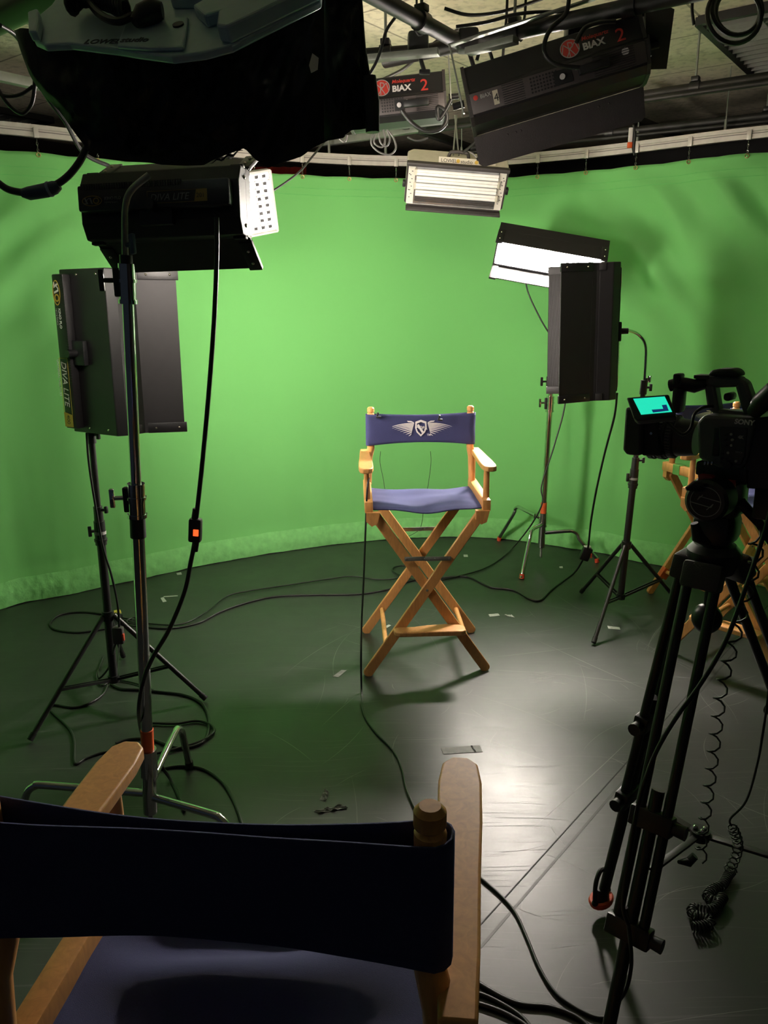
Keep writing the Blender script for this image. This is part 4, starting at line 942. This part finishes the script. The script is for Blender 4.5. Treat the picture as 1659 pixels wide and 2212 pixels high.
MB().box(c+V((.004, -.0135, -.004)), (.014, .004, .018), R, .001).build('red_switch', LEDR, g)
# left light's lead with its switch box
bx = P(256, 1372, Y=2.96)
sw2 = cable('black lead from the upright left light hanging down its stand to a switch box', lerpY([(187, 935), (192, 1000), (204, 1080), (222, 1180), (240, 1240), (253, 1300), (257, 1345)], 2.99, 2.96)+[bx]+[P(246, 1402, Y=2.97), P(236, 1440, z=.08), P(215, 1465, z=.01), P(212, 1450, z=.005)], .0048)
g = MB().box(bx, (.045, .03, .075), None, .008).build('switch_box', GREY, sw2); MB().box(bx+V((.022, -.008, -.005)), (.008, .014, .03), None, .002).build('red_rocker', RED, g)
# right light's lead
bx = P(1265, 1196, Y=4.45)
sw3 = cable('black lead from the edge-on light to a switch box, snaking left on the floor', lerpY([(1333, 850), (1327, 900), (1306, 980), (1288, 1060), (1276, 1130), (1271, 1178)], 3.84, 4.42)+[bx]+[P(1245, 1232, z=.02)]+fl([(1215, 1256), (1190, 1275), (1168, 1296), (1145, 1294), (1110, 1275), (1060, 1268), (1010, 1246), (955, 1248), (890, 1254), (850, 1270), (780, 1283), (690, 1285), (600, 1288), (540, 1300), (480, 1320), (430, 1345), (380, 1356), (330, 1356), (290, 1345), (262, 1338)]), .0058)
g = MB().box(bx, (.06, .04, .085), M4.Rotation(.35, 3, 'Y'), .01).build('switch_box', BLKP, sw3); MB().box(bx+V((.03, -.01, -.008)), (.008, .02, .03), None, .002).build('red_rocker', RED, g); MB().box(bx+V((.008, 0, .043)), (.04, .03, .012), None, .003).build('pale_cap', WHT, g)
sw4 = cable('black lead hanging from the lit far light, running left behind the tall chair', lerpY([(1134, 596), (1142, 635), (1168, 690), (1200, 745), (1213, 800), (1221, 868), (1198, 960), (1170, 1048)], 4.70, 4.55)+[P(1172, 1085, Y=4.5), P(1150, 1130, Y=4.48), P(1118, 1172, z=.05)]+fl([(1090, 1200), (1050, 1226), (1000, 1242), (930, 1256), (880, 1248), (852, 1236), (850, 1226), (872, 1222), (893, 1230), (870, 1246), (820, 1252), (760, 1245), (700, 1252), (620, 1264), (540, 1276), (490, 1288), (450, 1318), (410, 1342), (370, 1350), (300, 1345)], .008), .0045)
cable('black cable looped on the floor left of the thin black stand', fl([(285, 1338), (255, 1333), (220, 1326), (175, 1322), (130, 1328), (108, 1346), (120, 1360), (165, 1366), (205, 1362), (240, 1355), (262, 1348)]), .0052)
cable('small black cable ring on the floor behind the tall chrome stand', fl([(300, 1348), (278, 1346), (275, 1340), (290, 1334), (303, 1342), (290, 1352), (262, 1345)], .009), .0045)
cable('black cable curling from the thin black stand to the right and round on the floor', fl([(240, 1478), (262, 1488), (300, 1490), (350, 1495), (400, 1502), (436, 1520), (450, 1552), (447, 1590), (425, 1610), (380, 1615), (325, 1597), (280, 1597), (250, 1606)]), .0065)
cable('second black floor cable looping beside the chrome stand base', fl([(330, 1562), (380, 1563), (425, 1557), (455, 1566), (462, 1580), (440, 1598), (400, 1612), (350, 1625), (300, 1632)], .008), .0055)
cable('thin black cable looping under the left leg of the thin black stand', fl([(232, 1480), (222, 1500), (195, 1518), (160, 1528), (118, 1522)])+fl([(104, 1527), (120, 1545), (148, 1572), (160, 1600), (162, 1648), (185, 1638), (220, 1626), (260, 1622)]), .005)
cable('thin green-black cable curled beside the foot of the thin black stand', fl([(222, 1420), (215, 1440), (208, 1462), (220, 1480), (235, 1475), (262, 1470), (300, 1478), (330, 1490)], .006), .004)
cable('black cable arching on the floor right of the chrome stand base', fl([(345, 1662), (390, 1655), (440, 1662), (480, 1690), (502, 1725), (518, 1765), (530, 1810)]), .0055)
yt = thing('yellow_plug', 'yellow taped plug on the floor behind the thin black stand', 'plug', P(248, 1332, z=.0)); MB().box((0, 0, .018), (.07, .04, .03), M4.Rotation(.4, 3, 'Z'), .008).build('body', YTAG, yt); MB().box((.02, -.03, .016), (.06, .035, .026), M4.Rotation(-.3, 3, 'Z'), .006).build('black_socket', BLKP, yt)
# microphone lead of the tall chair, across the floor to the right foreground
mic = cable('thin black microphone lead trailing from the tall chair arm across the floor to the foreground', [P(797, 1032, Y=3.30), P(793, 1060, Y=3.27), P(789, 1160, Y=3.24), P(785, 1260, Y=3.2), P(781, 1350, Y=3.14), P(780, 1420, Y=3.06), P(781, 1490, z=.012)]+fl([(785, 1540), (808, 1578), (848, 1620), (868, 1660), (880, 1710), (912, 1775), (950, 1820), (992, 1860), (1040, 1898), (1085, 1938), (1115, 1975), (1140, 2030), (1165, 2090), (1200, 2145), (1245, 2178), (1290, 2198), (1330, 2196)]), .0042)
cable('thin wire falling behind the tall chair back on the left', lerpY([(822, 975), (821, 1000), (828, 1035), (833, 1068)], 3.64, 3.68), .0012)
cable('thin wire falling behind the tall chair back, towards its middle', lerpY([(930, 975), (931, 1000), (926, 1040), (921, 1068), (915, 1100), (912, 1125), (905, 1145), (880, 1160)], 3.64, 3.75), .0012)
for px, py, lb_ in ((815, 899, 'tiny black clip-on microphone at the left of the tall chair back'), (948, 905, 'tiny black clip-on microphone on the top edge of the tall chair back')):
    t = thing('clip_microphone', lb_, 'microphone', P(px, py, Y=3.60), group='clip-on microphones'); MB().cyl((0, 0, 0), (.004, -.004, .018), .0045, None, 10).build('capsule', BLKP, t); MB().box((.006, 0, -.004), (.022, .02, .008), None, .002).build('clip', BLKP, t)
# foreground cables at the bottom right of the near chair
cable('thick black cable curving from under the near chair along the bottom', fl([(940, 1960), (965, 2020), (985, 2065), (1010, 2105), (1060, 2140), (1120, 2168), (1190, 2176), (1250, 2200), (1290, 2240)]), .0062)
cable('black cable beneath the thick one at the bottom edge', fl([(940, 2130), (985, 2136), (1040, 2148), (1090, 2172), (1130, 2200), (1160, 2240)]), .0055)
cable('black cable curling down at the near chair leg', fl([(930, 2150), (965, 2140), (982, 2160), (984, 2190), (975, 2230)]), .005)
cable('lowest black cable crossing the bottom edge beside the near chair', fl([(930, 2155), (1000, 2160), (1070, 2180), (1120, 2205), (1180, 2250)]), .006)
# ------------------------------------------------------------------ tape marks on the floor
def tape(label, poly, m=TAPE, curl=0):
    q = [P(x, y, z=.0012) for x, y in poly]; c = sum(q, V())/len(q); mb = MB()
    e0, e1, e2, e3 = q
    def fn(u, v):
        p = e0.lerp(e1, u).lerp(e3.lerp(e2, u), v); return V((p.x, p.y, .0012+curl*max(0, noise.noise(V((u*5, v*4, c.x*7)))+.1)))
    mb.grid(fn, 14, 5); return tag(mb.build('floor_tape', m, smooth=0, solid=.0008), label, 'tape', 'tape scraps on the floor')
tape('long grey tape strip with a cracked end, on the bright floor before the near chair', [(952, 1615), (1036, 1610), (1043, 1624), (958, 1629)])
tape('black torn tape edge on the long grey strip', [(1016, 1611), (1020, 1611), (1029, 1625), (1025, 1625)], BLKP, .004)
tape('small grey tape scrap left of the tall chair front foot', [(719, 1461), (738, 1447), (749, 1448), (731, 1463)])
tape('crumpled grey tape curl standing on the floor, upper of two', [(690, 1728), (703, 1705), (711, 1712), (704, 1730)], TAPE, .012)
tape('crumpled grey tape strip on the floor, lower of two', [(676, 1752), (740, 1740), (752, 1746), (690, 1757)], TAPE, .012)
tape('pale tape scrap right of the tall chair, nearer the chair', [(1055, 1327), (1076, 1325), (1080, 1330), (1058, 1332)], TAPEL)
tape('pale curled tape scrap right of the tall chair, farther from the chair', [(1090, 1328), (1106, 1329), (1112, 1334), (1096, 1331)], TAPEL, .006)
tape('pale tape scrap between the right-hand black stand legs', [(1312, 1352), (1338, 1355), (1340, 1360), (1314, 1358)], TAPEL)
tape('pale bent tape bit on the floor at the left, below the curtain', [(347, 1292), (353, 1290), (360, 1299), (352, 1301)], TAPEL)
tape('thin pale tape line on the floor beside the bent bit', [(353, 1288), (384, 1286), (384, 1288), (354, 1290)], TAPEL)
tape('small pale tape scrap behind the tall chair foot', [(825, 1356), (840, 1349), (845, 1351), (831, 1359)], TAPEL)
tape('pale tape scrap on the floor near the far chrome stand', [(1001, 1198), (1010, 1198), (1011, 1203), (1002, 1203)], TAPEL)
tape('pale tape scrap on the floor at the foot of the curtain, left of centre', [(381, 1238), (391, 1236), (393, 1241), (383, 1242)], TAPEL)
tape('pale tape scrap beside the far switch box', [(1208, 1224), (1215, 1223), (1216, 1227), (1209, 1227)], TAPEL)
# ------------------------------------------------------------------ video camera tripod
T = P(1540, 1215, Y=1.66)
tr = thing('video_tripod', 'heavy black video tripod at the right carrying the camera, red clip on its left foot', 'tripod', (T.x, T.y, 0)); bpy.context.view_layer.update()
t0 = V((0, 0, T.z))
def tl(px, py, Y): return world(tr, P(px, py, Y=Y))
F1 = world(tr, P(1298, 1950, z=.03)); F2 = world(tr, P(1296, 2310, z=0)); F3 = world(tr, P(1835, 1890, z=0))
for k, (f, s0, c1, c2) in enumerate(((F1, .0, .42, .64), (F2, .0, .50, .72), (F3, .0, .45, .66))):
    d = V((f.x, f.y, 0)).normalized(); a = t0+d*.055; s = d.cross(V((0, 0, 1))); ln = (f-a)
    g = MB().tube([a+ln*(c1-.06), f], .0145, 14).build('leg', BLK, tr)
    for q in (-1, 1): MB().cyl(a+s*q*.030, a+ln*(c2)+s*q*.030, .0115, None, 12).build('outer_tube', BLK, g)
    MB().cyl(a+ln*c1, a+ln*(c2+.02), .013, None, 12).build('inner_tube', BLK, g)
    R = M4((s, ln.normalized(), s.cross(ln.normalized()))).transposed()
    for cpos, w in ((c1, .095), (c2, .10)):
        h = MB().box(a+ln*cpos, (w, .045, .036), R, .005).build('clamp', BLKP, g)
        MB().cyl(a+ln*cpos-s*.048, a+ln*cpos-s*.075, .014, .016, 12).build('clamp_knob', BLKP, h)
    MB().box(a+ln*.015+V((0, 0, -.0)), (.085, .06, .045), R, .008).build('leg_top', GREY, g)
    # foot
    h = MB().cyl(f+V((0, 0, .05)), f+V((0, 0, .015)), .018, .022, 14).build('foot', BLKP, g)
    if k == 0:
        MB().tube([f+s*(.034*math.cos(a_*PI/9))+V((0, 0, .012+.0))+d*(.022*math.sin(a_*PI/9)) for a_ in range(18)], .009, 8, closed=True).build('red_foot_clip', RED, h)
        for q in (-1, 1): MB().sph(f+s*q*.036+V((0, 0, .022)), .009).build('clip_stud', BLKP, h)
        MB().tube(spline([f+V((0, 0, .11)), f-s*.022+V((0, 0, .115)), f-s*.040+V((0, 0, .085)), f-s*.036+V((0, 0, .02))], 5), .0065, 8).build('carry_strap', RUB, h)
# mid-level spreader
hub = world(tr, P(1512, 1802, z=.25))
h = MB().cyl(hub+V((0, 0, -.012)), hub+V((0, 0, .014)), .026, None, 16).build('spreader_hub', BLKP, tr)
for v in ((.012, 0), (-.012, .006), (0, -.012)): MB().sph(hub+V((v[0], v[1], .018)), .007).build('hub_screw', CHR, h)
for px, py, w in ((1425, 1748, .022), (1408, 1880, .018), (1720, 1866, .020)):
    e = world(tr, P(px, py, z=.27)); g = MB().bar(hub, e, .008, w, side=(0, 0, 1), bev=.001).build('spreader_arm', GREY if w > .021 else BLK, tr)
e = world(tr, P(1466, 1862, z=.25)); MB().tube([e, e+V((.03, .01, -.01)), e+V((.045, .01, .01))], [.005, .012, .01], 10).build('spreader_knob', BLKP, tr)
# bowl, levelling knob and fluid head
MB().tube([t0+V((0, 0, -.02)), t0+V((0, 0, .015)), t0+V((0, 0, .03)), t0+V((0, 0, .045))], [.045, .058, .058, .045], 28).build('bowl', BLKP, tr)
MB().cyl(t0+V((0, 0, -.05)), t0+V((0, 0, -.10)), .011, None, 12).build('bowl_stem', BLKP, tr)
MB().sph(t0+V((-.00, -.0, -.135)), .034, (1, 1, 1.05)).build('bowl_knob', BLKP, tr)
HD = V((-.66, -.75, 0)).normalized(); FD = V((-.75, .66, 0)).normalized()      # camera's left side and lens directions
RH = M4((FD, HD, V((0, 0, 1)))).transposed()
hc = t0+V((0, 0, .13))
MB().box(hc+V((0, 0, -.045)), (.085, .10, .075), RH, .02).build('fluid_head', BLKP, tr)
g = MB().box(hc+V((0, 0, .025)), (.10, .09, .085), RH, .018).build('head_body', BLKP, tr)
dc = world(tr, P(1526, 1083, Y=1.53))
g = MB().cyl(dc+HD*-.055, dc, .044, .044, 36).cyl(dc, dc+HD*.006, .044, .038, 36).build('drag_dial', BLKP, tr)
Md = frame(dc+HD*.0062, -FD, (0, 0, 1))
if (Md.to_3x3()@V((0, 0, 1))).dot(HD) < 0: Md = frame(dc+HD*.0062, FD, (0, 0, 1))
mb = MB(); n = 32
for i in range(n):
    a0, a1 = 2*PI*i/n, 2*PI*(i+1)/n
    mb.prism([(.031*math.cos(a0), .031*math.sin(a0)), (.031*math.cos(a1), .031*math.sin(a1)), (.0296*math.cos(a1), .0296*math.sin(a1)), (.0296*math.cos(a0), .0296*math.sin(a0))], Md, .0008)
for (x0, y0, x1, y1) in ((-.031, -.004, .012, -.010), (-.012, .010, .031, .004), (.012, -.010, .016, -.002), (-.012, .010, -.016, .002), (-.016, .002, -.006, .014), (.016, -.002, .004, -.016)):
    mb.bar(Md@V((x0, y0, .0004)), Md@V((x1, y1, .0004)), .0016, .0008, side=Md.to_3x3()@V((0, 1, 0)) if abs(y1-y0) < abs(x1-x0) else Md.to_3x3()@V((1, 0, 0)))
mb.build('dial_emblem', GRYP, g, smooth=0)
MB().tube([world(tr, P(x, y, Y=1.53)) for x, y in ((1516, 1050), (1500, 1050), (1482, 1056))], [.011, .011, .004], 10).build('tilt_lever', RUB, tr)
MB().tube([world(tr, P(x, y, Y=1.56)) for x, y in ((1500, 1130), (1508, 1160), (1530, 1175))], [.008, .014, .008], 10).build('pan_lever', RUB, tr)
MB().box(world(tr, P(1526, 1036, Y=1.56)), (.03, .02, .022), RH, .004).build('red_release', mat('dark_red', (.2, .01, .015), .5), tr)
MB().tube([world(tr, P(x, y, Y=1.60)) for x, y in ((1600, 1085), (1640, 1130), (1700, 1215))], [.012, .010, .013], 10).build('pan_bar', BLK, tr)
# ------------------------------------------------------------------ video camera
vc = thing('video_camera', 'black professional video camera with lit flip-out screen on the heavy tripod', 'video camera'); org = P(1572, 1032, Y=1.62)
vc.matrix_world = M4.Translation(org)@M4((-FD, -HD, V((0, 0, 1)))).transposed().to_4x4(); bpy.context.view_layer.update()
# local: x backwards, y towards the camera's right, z up; y=-w is the side facing the viewer
inv = vc.matrix_world.inverted(); ocam = inv@V((0, 0, HC))
def cl_(px, py, y=-.06):         # point of the side plane seen at this picture position
    d = (inv@P(px, py, Y=1.0))-ocam; k = (y-ocam.y)/d.y; return ocam+d*k
def cbox(px0, py0, px1, py1, y0, y1, nm, m, par, bev=.005):
    a = cl_(px0, py1, y0); b = cl_(px1, py0, y0); cx, cz = (a.x+b.x)/2, (a.z+b.z)/2
    return MB().box((cx, (y0+y1)/2, cz), (abs(b.x-a.x), abs(y1-y0), abs(b.z-a.z)), None, bev).build(nm, m, par)
def cpoly(pts, y0, y1, nm, m, par, bev=.003):
    q = [cl_(x, y, y0) for x, y in pts]; M = M4(((1, 0, 0, 0), (0, 0, 1, y0), (0, 1, 0, 0), (0, 0, 0, 1)))
    g = MB().prism([(p.x, p.z) for p in q], M, y1-y0).build(nm, m, par, smooth=30)
    if bev: md = g.modifiers.new('b', 'BEVEL'); md.width = bev; md.segments = 2
    return g
body = cpoly([(1505, 912), (1520, 897), (1625, 903), (1626, 925), (1610, 1000), (1598, 1014), (1550, 1010), (1508, 990)], -.065, .07, 'body', BODY, vc, .006)
cpoly([(1612, 905), (1700, 895), (1705, 1060), (1612, 1055), (1606, 1010)], -.05, .06, 'battery_extension', BLKP, vc)
cbox(1505, 1010, 1625, 1034, -.05, .05, 'base_plate', BLKP, vc)
cbox(1500, 1000, 1530, 1026, -.05, .04, 'front_foot', BLKP, vc)
g = cbox(1558, 1039, 1587, 1053, -.058, -.045, 'red_tag', REDP, vc, .001)
# side control panel
sp = cpoly([(1552, 922), (1614, 925), (1609, 985), (1600, 1005), (1555, 1001)], -.069, -.062, 'control_panel', mat('control_panel_grey', (.03, .031, .032), .4), vc, .002)
cbox(1536, 925, 1558, 985, -.0685, -.062, 'media_door', BLKP, sp, .003)
for i, (x, y) in enumerate(((1568, 940), (1580, 938), (1568, 950), (1582, 950), (1568, 962), (1580, 962), (1560, 980), (1573, 978), (1560, 990), (1590, 996))):
    q = cl_(x, y, -.07); MB().cyl((q.x, -.072, q.z), (q.x, -.069, q.z), .0028, None, 8).build('button', GRYP if i % 2 else BLKP, sp)
q = cl_(1573, 1003, -.07); MB().cyl((q.x, -.080, q.z), (q.x, -.068, q.z), .008, None, 16).build('menu_dial', BLKP, sp)
for x in (1524, 1531, 1539):
    q = cl_(x, 1000, -.07); MB().box((q.x, -.071, q.z), (.004, .008, .008), None, .001).build('toggle_switch', CHR, sp)
Mv = lambda px, py: frame(cl_(px, py, -.0695), (1, 0, 0), (0, 0, 1))
if (Mv(1500, 900).to_3x3()@V((0, 0, 1))).y > 0: pass
text('SONY', .014, WHT, frame(cl_(1586, 915, -.0655), (1, 0, 0), (0, 0, 1)), vc, bold=.0005, shear=.1)
text('4K', .009, GRYP, Mv(1594, 947), sp, bold=.0004)
text('XDCA', .005, GRYP, Mv(1588, 978), sp)
# lens: stepped barrel with ridged rings
la = cl_(1508, 945, -.0); lb_ = cl_(1405, 935, -.0)
z = (la.z+lb_.z)/2-.003; x0, x1 = lb_.x, la.x
pr = []; nst = [(0, .046), (.06, .050), (.14, .052), (.22, .052), (.24, .049), (.34, .050), (.44, .049), (.46, .046), (.60, .045), (.62, .042), (.80, .040), (.9, .038), (1, .036)]
g = MB().tube([(x0+(x1-x0)*f, 0, z) for f, r_ in nst], [r_ for f, r_ in nst], 40).build('lens', mat('lens_black', (.03, .028, .026), .4), vc, smooth=30)
for f, r_, wd in ((.12, .0535, .10), (.33, .0515, .12), (.53, .047, .10)):
    mb = MB(); nn = 44
    for i in range(nn):
        a_ = 2*PI*i/nn; R = M4.Rotation(-a_, 3, 'X'); mb.box((x0+(x1-x0)*f, r_*math.sin(a_)*1.0, z+r_*math.cos(a_)), ((x1-x0)*wd, .0035, .0025), R)
    mb.build('ridged_ring', BODY, g, smooth=0)
mb = MB(); mb.tube([(x0+(x1-x0)*.27, .0515*math.sin(a_*PI/16), z+.0515*math.cos(a_*PI/16)) for a_ in range(32)], .0009, 4, closed=True); mb.build('distance_scale', GRYP, g)
# matte box
mbx = cpoly([(1350, 880), (1384, 882), (1384, 985), (1352, 983), (1344, 972)], -.075, .075, 'matte_box', GREY, vc, .006)
cpoly([(1384, 884), (1412, 890), (1428, 985), (1386, 984)], -.060, .060, 'matte_box_bellows', RUB, vc)
q = cl_(1407, 936, -.062); MB().cyl((q.x, -.064, q.z), (q.x, -.060, q.z), .003, None, 10).build('latch_stud', CHR, mbx)
# top handle: an open frame
for pl in (((1520, 835), (1542, 828), (1552, 885), (1563, 900), (1545, 900), (1526, 880)), ((1525, 812), (1600, 815), (1607, 836), (1540, 838), (1522, 832)), ((1592, 815), (1612, 825), (1640, 905), (1608, 905), (1600, 880), (1588, 838)), ((1545, 885), (1605, 890), (1615, 905), (1550, 902))):
    g = cpoly(pl, -.018, .018, 'handle', BODY, vc, .006)
cpoly([(1527, 812), (1535, 800), (1552, 797), (1580, 797), (1592, 804), (1595, 815)], -.026, .026, 'handle_strap', RUB, vc, .008)
cbox(1498, 812, 1530, 818, -.02, .02, 'accessory_rail', GREY, vc, .001)
cbox(1560, 850, 1580, 866, -.02, .02, 'handle_control', BLKP, vc, .006)
q = cl_(1625, 903, -.03); MB().box((q.x, -.03, q.z), (.016, .02, .009), None, .002).build('strap_lug', CHR, vc)
# arm and screen
MB().tube([cl_(1530, 826, 0), cl_(1500, 834, -.01), cl_(1470, 828, -.03), cl_(1448, 833, -.03)], [.012, .015, .014, .013], 12).build('screen_arm', BLKP, vc)
cbox(1451, 808, 1469, 832, -.045, -.015, 'arm_joint', BLKP, vc, .004)
cbox(1446, 838, 1474, 892, -.045, -.01, 'arm_post', BLKP, vc, .008)
sA, sB, sC = P(1354, 860, Y=1.54), P(1444, 853, Y=1.50), P(1372, 906, Y=1.50)
ex = (sB-sA).normalized(); ey = (sA-sC); ey = (ey-ex*ey.dot(ex)).normalized(); ez = ex.cross(ey)
Ms = M4.Translation(sC)@M4((ex, ey, ez)).transposed().to_4x4(); Ms = inv@Ms
w_, h_ = (sB-sA).length, (sA-sC).dot(ey)
def scr(px, py):
    o = V((0, 0, HC)); d = P(px, py, Y=1.0)-o; k = (sC-o).dot(ez)/d.dot(ez); q = o+d*k-sC; return (q.dot(ex), q.dot(ey))
lc = MB().prism([scr(x, y) for x, y in ((1353, 858), (1444, 851), (1460, 899), (1375, 908), (1368, 902))], Ms@M4.Translation((0, 0, -.018)), .018).build('flip_screen', BLKP, vc, smooth=0); md = lc.modifiers.new('b', 'BEVEL'); md.width = .003; md.segments = 2
MB().prism([scr(x, y) for x, y in ((1368, 862), (1436, 857), (1452, 890), (1385, 896))], Ms@M4.Translation((0, 0, .0004)), .0008).build('live_picture', SCR, lc, smooth=0)['label'] = 'bright turquoise screen picture'
MB().prism([scr(x, y) for x, y in ((1408, 886), (1434, 884), (1436, 889), (1411, 892))], Ms@M4.Translation((0, 0, .0013)), .0004).build('dark_readout', SCRD, lc, smooth=0)
MB().prism([scr(x, y) for x, y in ((1430, 876), (1440, 875), (1445, 888), (1435, 889))], Ms@M4.Translation((0, 0, .0013)), .0004).build('dark_readout', SCRD, lc, smooth=0)
MB().tube(spline([cl_(1405, 905, -.10), cl_(1435, 908, -.10), cl_(1455, 925, -.10), cl_(1475, 938, -.10), cl_(1492, 925, -.09), cl_(1500, 895, -.08), cl_(1520, 880, -.05), cl_(1540, 878, -.03)], 6), .0035, 8).build('screen_cable', CAB, vc)
MB().tube([cl_(1628, 892, -.05), cl_(1645, 870, -.06), cl_(1675, 845, -.06)], [.014, .020, .022], 14).build('viewfinder_tube', BLKP, vc)
cbox(1622, 1055, 1705, 1120, -.03, .05, 'rear_power_box', BLKP, vc)
# ------------------------------------------------------------------ camera leads
def helix(pts, r, pitch, w=.0022, n=7):
    sp = spline(pts, 14); cu = [0]
    for i in range(1, len(sp)): cu.append(cu[-1]+(sp[i]-sp[i-1]).length)
    out = []; N = int(cu[-1]/pitch*n); j = 0; pv = V((1, 0, 0))
    for i in range(N):
        s = cu[-1]*i/N
        while cu[j+1] < s: j += 1
        f = (s-cu[j])/max(cu[j+1]-cu[j], 1e-9); p = sp[j].lerp(sp[j+1], f); t = (sp[j+1]-sp[j]).normalized()
        pv = (pv-t*pv.dot(t)).normalized(); q = t.cross(pv); a_ = 2*PI*i/n
        out.append(p+pv*r*math.cos(a_)+q*r*math.sin(a_))
    return out
a1 = lerpY([(1628, 1150), (1634, 1200), (1622, 1250), (1600, 1330), (1578, 1410), (1560, 1480), (1549, 1560), (1538, 1650), (1525, 1750), (1516, 1810), (1515, 1860)], 1.52, 1.66)
o = MB().tube(helix(a1, .013, .050), .0024, 6).build('coiled_lead', CAB, smooth=60); tag(o, 'springy black lead stretched down from the camera in front of the tripod legs', 'cable')
pl = [P(x, y, z=.018) for x, y in ((1582, 1880), (1572, 1892), (1560, 1912), (1540, 1922), (1528, 1938), (1552, 1950), (1562, 1935), (1540, 1965), (1500, 1962), (1497, 1975), (1524, 1985), (1535, 1995), (1515, 2002), (1493, 2004))]
o = MB().tube(helix(pl, .013, .0085, n=8), .0024, 6).build('coiled_lead', CAB, smooth=60); tag(o, 'springy black lead bunched up in a heap on the dark floor', 'cable')
a2 = lerpY([(1672, 1400), (1660, 1500), (1650, 1570), (1636, 1650), (1612, 1730), (1578, 1768)], 1.52, 1.66)+[P(1580, 1784, Y=1.66)]
o = MB().tube(spline(a2, 6), .0028, 6).build('thin_lead', CAB, smooth=60); tag(o, 'thin straight black lead hanging at the right edge beside the spreader', 'cable')
a3 = lerpY([(1580, 1784), (1590, 1805), (1594, 1830), (1585, 1862), (1572, 1880)], 1.66, 1.80)
o = MB().tube(helix(a3, .012, .03), .0024, 6).build('coiled_lead', CAB, smooth=60); tag(o, 'short springy lead joining the thin straight lead to the heap', 'cable')
cable('black camera cable slanting across the tripod legs and down behind them', lerpY([(1668, 1090), (1645, 1170), (1600, 1300), (1565, 1390), (1515, 1475), (1462, 1548), (1422, 1615), (1395, 1680), (1376, 1750), (1362, 1830), (1350, 1910), (1346, 1960), (1356, 1995)], 1.42, 1.33), .0045)
cable('black cable bowing out beside the nearest tripod leg at the bottom', lerpY([(1352, 1960), (1360, 2020), (1364, 2080), (1355, 2130), (1338, 2160), (1320, 2175)], 1.36, 1.42), .0045)
SC.view_settings.view_transform = 'Standard'; SC.view_settings.look = 'None'; SC.view_settings.exposure = 0; SC.view_settings.gamma = 1
w = bpy.data.worlds.new('dim_studio_air'); SC.world = w; w.use_nodes = True
w.node_tree.nodes['Background'].inputs[0].default_value = (.45, .58, .75, 1); w.node_tree.nodes['Background'].inputs[1].default_value = .025
